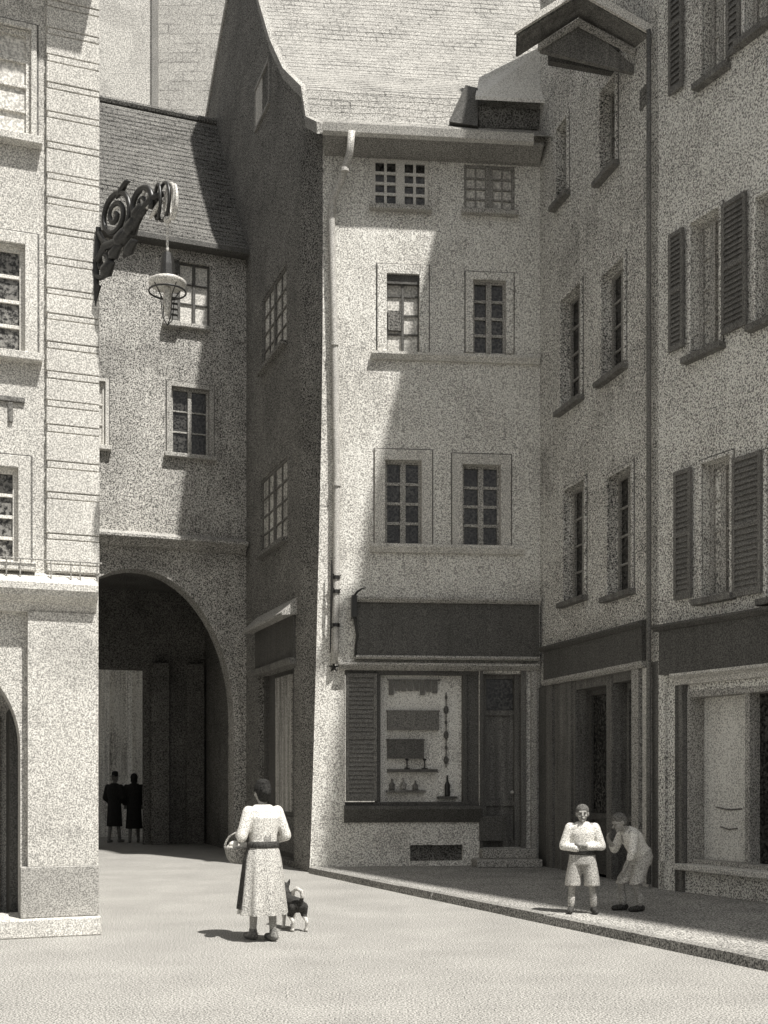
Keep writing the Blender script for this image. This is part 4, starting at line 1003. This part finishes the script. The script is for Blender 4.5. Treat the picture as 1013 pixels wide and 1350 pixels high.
mb.loft([tilt(.13, .68, .142, .122, 30), tilt(.07, .77, .140, .12, 32), tilt(.005, .88, .158, .125, 38), tilt(-.045, .94, .148, .105, 42), tilt(-.08, .985, .07, .065, 45)])
mb.limb(f(.14, -.05, .93), f(.195, -.10, .73), .062, .055); mb.limb(f(.195, -.10, .73), f(.17, -.12, .66), .052, .045)
mb.limb(f(-.14, -.05, .93), f(-.185, -.13, .74), .062, .055); mb.limb(f(-.185, -.13, .74), f(-.15, -.18, .78), .052, .045)
remesh(mb, 'shirt', M_cloth, B2, .010, 2)
mb = MB(); mb.loft([tilt(.12, .72, .145, .125, 28), tilt(.14, .63, .155, .135, 15), tilt(.11, .56, .155, .135, 0)])
for sx, yk in ((-1, -.10), (1, .0)): mb.loft([tilt_ for tilt_ in ([f(sx * .075 + .088 * math.cos(a), .11 + .11 * math.sin(a), .62 + .03 * math.sin(a)) for a in [2 * math.pi * j / 28 for j in range(28)]], [f(sx * .085 + .090 * math.cos(a), .0 + yk * .55 + .05 + .098 * math.sin(a), .44 + .03 * math.sin(a)) for a in [2 * math.pi * j / 28 for j in range(28)]], [f(sx * .088 + .090 * math.cos(a), yk * .9 + .02 + .095 * math.sin(a), .34 + .02 * math.sin(a)) for a in [2 * math.pi * j / 28 for j in range(28)]])])
remesh(mb, 'shorts', M_cloth2, B2, .010, 2)
mb = MB(); mb.ell(q(0, .02, .045), (.080, .095, .075), f.R); mb.ell(q(0, .05, .0), (.078, .06, .08), f.R); remesh(mb, 'hair', M_fhair, B2, .010, 2)
for sx, ya in ((-1, -.06), (1, .06)):
    mb = MB(); mb.limb(f(sx * .09, ya + .025, .045), f(sx * .097, ya - .13, .033), .042, .032); remesh(mb, 'shoe', M_dcloth, B2, .009, 2)
    mb = MB(); mb.limb(f(sx * .09, ya, .10), f(sx * .09, ya - .01, .19), .040, .044); mb.build('sock', M_cloth2, B2, smooth=True)

# --- two dark figures at the far end of the archway
def cloaked(px, lab, hat, yaw, h=1.0):
    d_ = EYE * F / (1111 - HY); l_ = ((px - CX) / F * d_, d_, 0)
    T_ = thing('person', lab, 'person', l_); f = Fig(l_, yaw); mb = MB()
    for sx in (-1, 1):
        y0 = sx * .09
        mb.limb(f(sx * .09, 0, .9), f(sx * .09, y0 * .4, .5), .085, .06); mb.limb(f(sx * .09, y0 * .4, .5), f(sx * .1, y0, .09), .056, .04); mb.limb(f(sx * .1, y0 + .03, .05), f(sx * .11, y0 - .15, .04), .045, .034)
        mb.limb(f(sx * .2, 0, 1.42), f(sx * .26, .02, 1.14), .052, .043); mb.limb(f(sx * .26, .02, 1.14), f(sx * .2, -.16, .98), .04, .03); hand(mb, f, (sx * .2, -.17, .97), (-sx * .2, -.5, -.6), (0, .5, -.5), .16, .010)
    mb.ell(f(0, 0, .95), (.16, .11, .12)); mb.limb(f(0, 0, .97), f(0, 0, 1.3), .13, .14); mb.ell(f(0, 0, 1.34), (.17, .115, .15), f.R); mb.limb(f(-.17, 0, 1.43), f(.17, 0, 1.43), .058, .058); mb.limb(f(0, 0, 1.45), f(0, -.02, 1.56), .056, .05)
    q = head(mb, f, (0, -.03, 1.645), 1.0); remesh(mb, 'body', M_dcloth if False else M_mdwood, T_, .010); eyes(q, T_)
    mb = MB(); mb.loft([ring_(f, 0, 0, .42 if hat else .36, .21, .17, 28, .03), ring_(f, 0, 0, .9, .185, .15, 28, .02), ring_(f, 0, 0, 1.1, .17, .135), ring_(f, 0, 0, 1.34, .205, .145), ring_(f, 0, 0, 1.46, .18, .11), ring_(f, 0, 0, 1.52, .08, .075)])
    for sx in (-1, 1): mb.limb(f(sx * .19, 0, 1.42), f(sx * .265, .02, 1.14), .078, .068); mb.limb(f(sx * .265, .02, 1.14), f(sx * .21, -.14, 1.0), .064, .055)
    remesh(mb, 'coat', M_black, T_, .014, 2)
    mb = MB()
    if hat:
        c = q(0, .0, .045); mb.lathe(c, [(.13, 0), (.135, .012), (.085, .02), (.082, .10), (.05, .135), (.01, .14)], 18); mb.build('hat', M_black, T_, smooth=True)
    else:
        mb.ell(q(0, .03, .025), (.095, .105, .105), f.R); mb.ell(q(0, .06, -.06), (.09, .07, .09), f.R); remesh(mb, 'headscarf', M_black, T_, .012, 2)
cloaked(151, 'dark figure in coat and brimmed hat under the archway, nearer the pier', True, 160)
cloaked(177, 'dark figure with covered head under the archway, right of the figure in a hat', False, 190)

# --- dog
dd_ = EYE * F / (1226 - HY); dl = ((388 - CX) / F * dd_, dd_, 0)
DG = thing('dog', 'small dark dog with white legs and curled tail, walking at the heels of the woman', 'dog', dl)
f = Fig(dl, 205)      # head along local -y, away from us
mb = MB()
mb.ell(f(0, -.13, .285), (.095, .15, .105), f.R); mb.ell(f(0, .10, .29), (.085, .13, .085), f.R); mb.limb(f(0, -.15, .29), f(0, .12, .30), .09, .078)
mb.limb(f(0, -.22, .33), f(0, -.30, .42), .065, .05); mb.ell(f(0, -.33, .455), (.058, .07, .058), f.R); mb.limb(f(0, -.37, .445), f(0, -.45, .425), .036, .024)
for sx in (-1, 1):
    mb.limb(f(sx * .045, -.31, .49), f(sx * .058, -.30, .545), .022, .008, 8)
    mb.limb(f(sx * .065, -.19, .25), f(sx * .068, -.17 + sx * .03, .14), .042, .026); mb.limb(f(sx * .068, -.17 + sx * .03, .14), f(sx * .068, -.19 + sx * .04, .03), .022, .018); mb.limb(f(sx * .068, -.19 + sx * .04, .022), f(sx * .068, -.23 + sx * .04, .018), .022, .018, 8)
    mb.limb(f(sx * .06, .13, .27), f(sx * .072, .09 - sx * .03, .18), .058, .036); mb.limb(f(sx * .072, .09 - sx * .03, .18), f(sx * .07, .19 - sx * .03, .115), .03, .02); mb.limb(f(sx * .07, .19 - sx * .03, .115), f(sx * .07, .17 - sx * .03, .03), .02, .017); mb.limb(f(sx * .07, .175 - sx * .03, .022), f(sx * .07, .125 - sx * .03, .018), .022, .018, 8)
tl = [(0, .21, .33), (.0, .26, .40), (.01, .26, .46), (.05, .22, .49), (.08, .18, .46), (.07, .16, .42)]
for a, b in zip(tl, tl[1:]): mb.limb(f(*a), f(*b), .024, .022, 8)
bd = remesh(mb, 'body', M_dogd, DG, .009, 2)
bd.data.materials.append(M_dogw)
Ri = f.R.transposed()
for p in bd.data.polygons:
    c = Ri @ (p.center + inv_loc(DG) - f.l)
    if c.z < .165 or (c.z > .385 and c.y > .05) or (c.y < -.4) or (c.z < .23 and c.y < -.2): p.material_index = 1
mb = MB(); mb.tube([f(.062 * math.cos(t), -.245 + .03 * math.sin(t), .365 + .045 * math.sin(t)) for t in [2 * math.pi * k / 20 for k in range(20)]], .010, 6, closed=True); mb.build('collar', M_dcloth, DG)

# ================================================================== light, sky, camera
AZ_S, EL_S = math.radians(48), math.radians(62)          # sun to the right, 48 degrees in front of the picture plane
sd = Vector((math.cos(EL_S) * math.cos(AZ_S), -math.cos(EL_S) * math.sin(AZ_S), math.sin(EL_S)))
sun = bpy.data.lights.new('sun', 'SUN'); sun.energy = 5.0; sun.angle = math.radians(1.1); sun.color = (1, .97, .92)
so = bpy.data.objects.new('sun', sun); COL.objects.link(so); so.rotation_euler = (-sd).to_track_quat('-Z', 'Y').to_euler(); so.location = (8, -6, 30)
w = bpy.data.worlds.new('World'); scene.world = w; w.use_nodes = True
nt = w.node_tree; bg = nt.nodes['Background']; sky = nt.nodes.new('ShaderNodeTexSky'); sky.sky_type = 'NISHITA'; sky.sun_disc = False
sky.sun_elevation = EL_S; sky.sun_rotation = math.atan2(sd.x, sd.y); sky.dust_density = 3.0
hs = nt.nodes.new('ShaderNodeHueSaturation'); hs.inputs['Saturation'].default_value = .03; nt.links.new(sky.outputs[0], hs.inputs['Color']); nt.links.new(hs.outputs[0], bg.inputs['Color'])
bg.inputs['Strength'].default_value = .066
cam = bpy.data.cameras.new('camera'); co = bpy.data.objects.new('camera', cam); COL.objects.link(co); scene.camera = co
co.location = (0, 0, EYE); co.rotation_euler = (math.radians(90), 0, 0)
cam.sensor_fit = 'VERTICAL'; cam.sensor_height = 36; cam.sensor_width = 36 * 1013 / 1350; cam.lens = 36 * F / 1350
cam.shift_y = (HY - 675) / 1350; cam.clip_end = 800; cam.clip_start = .05
vs = scene.view_settings; vs.view_transform = 'Standard'; vs.look = 'None'; vs.exposure = 0.45; vs.gamma = 1
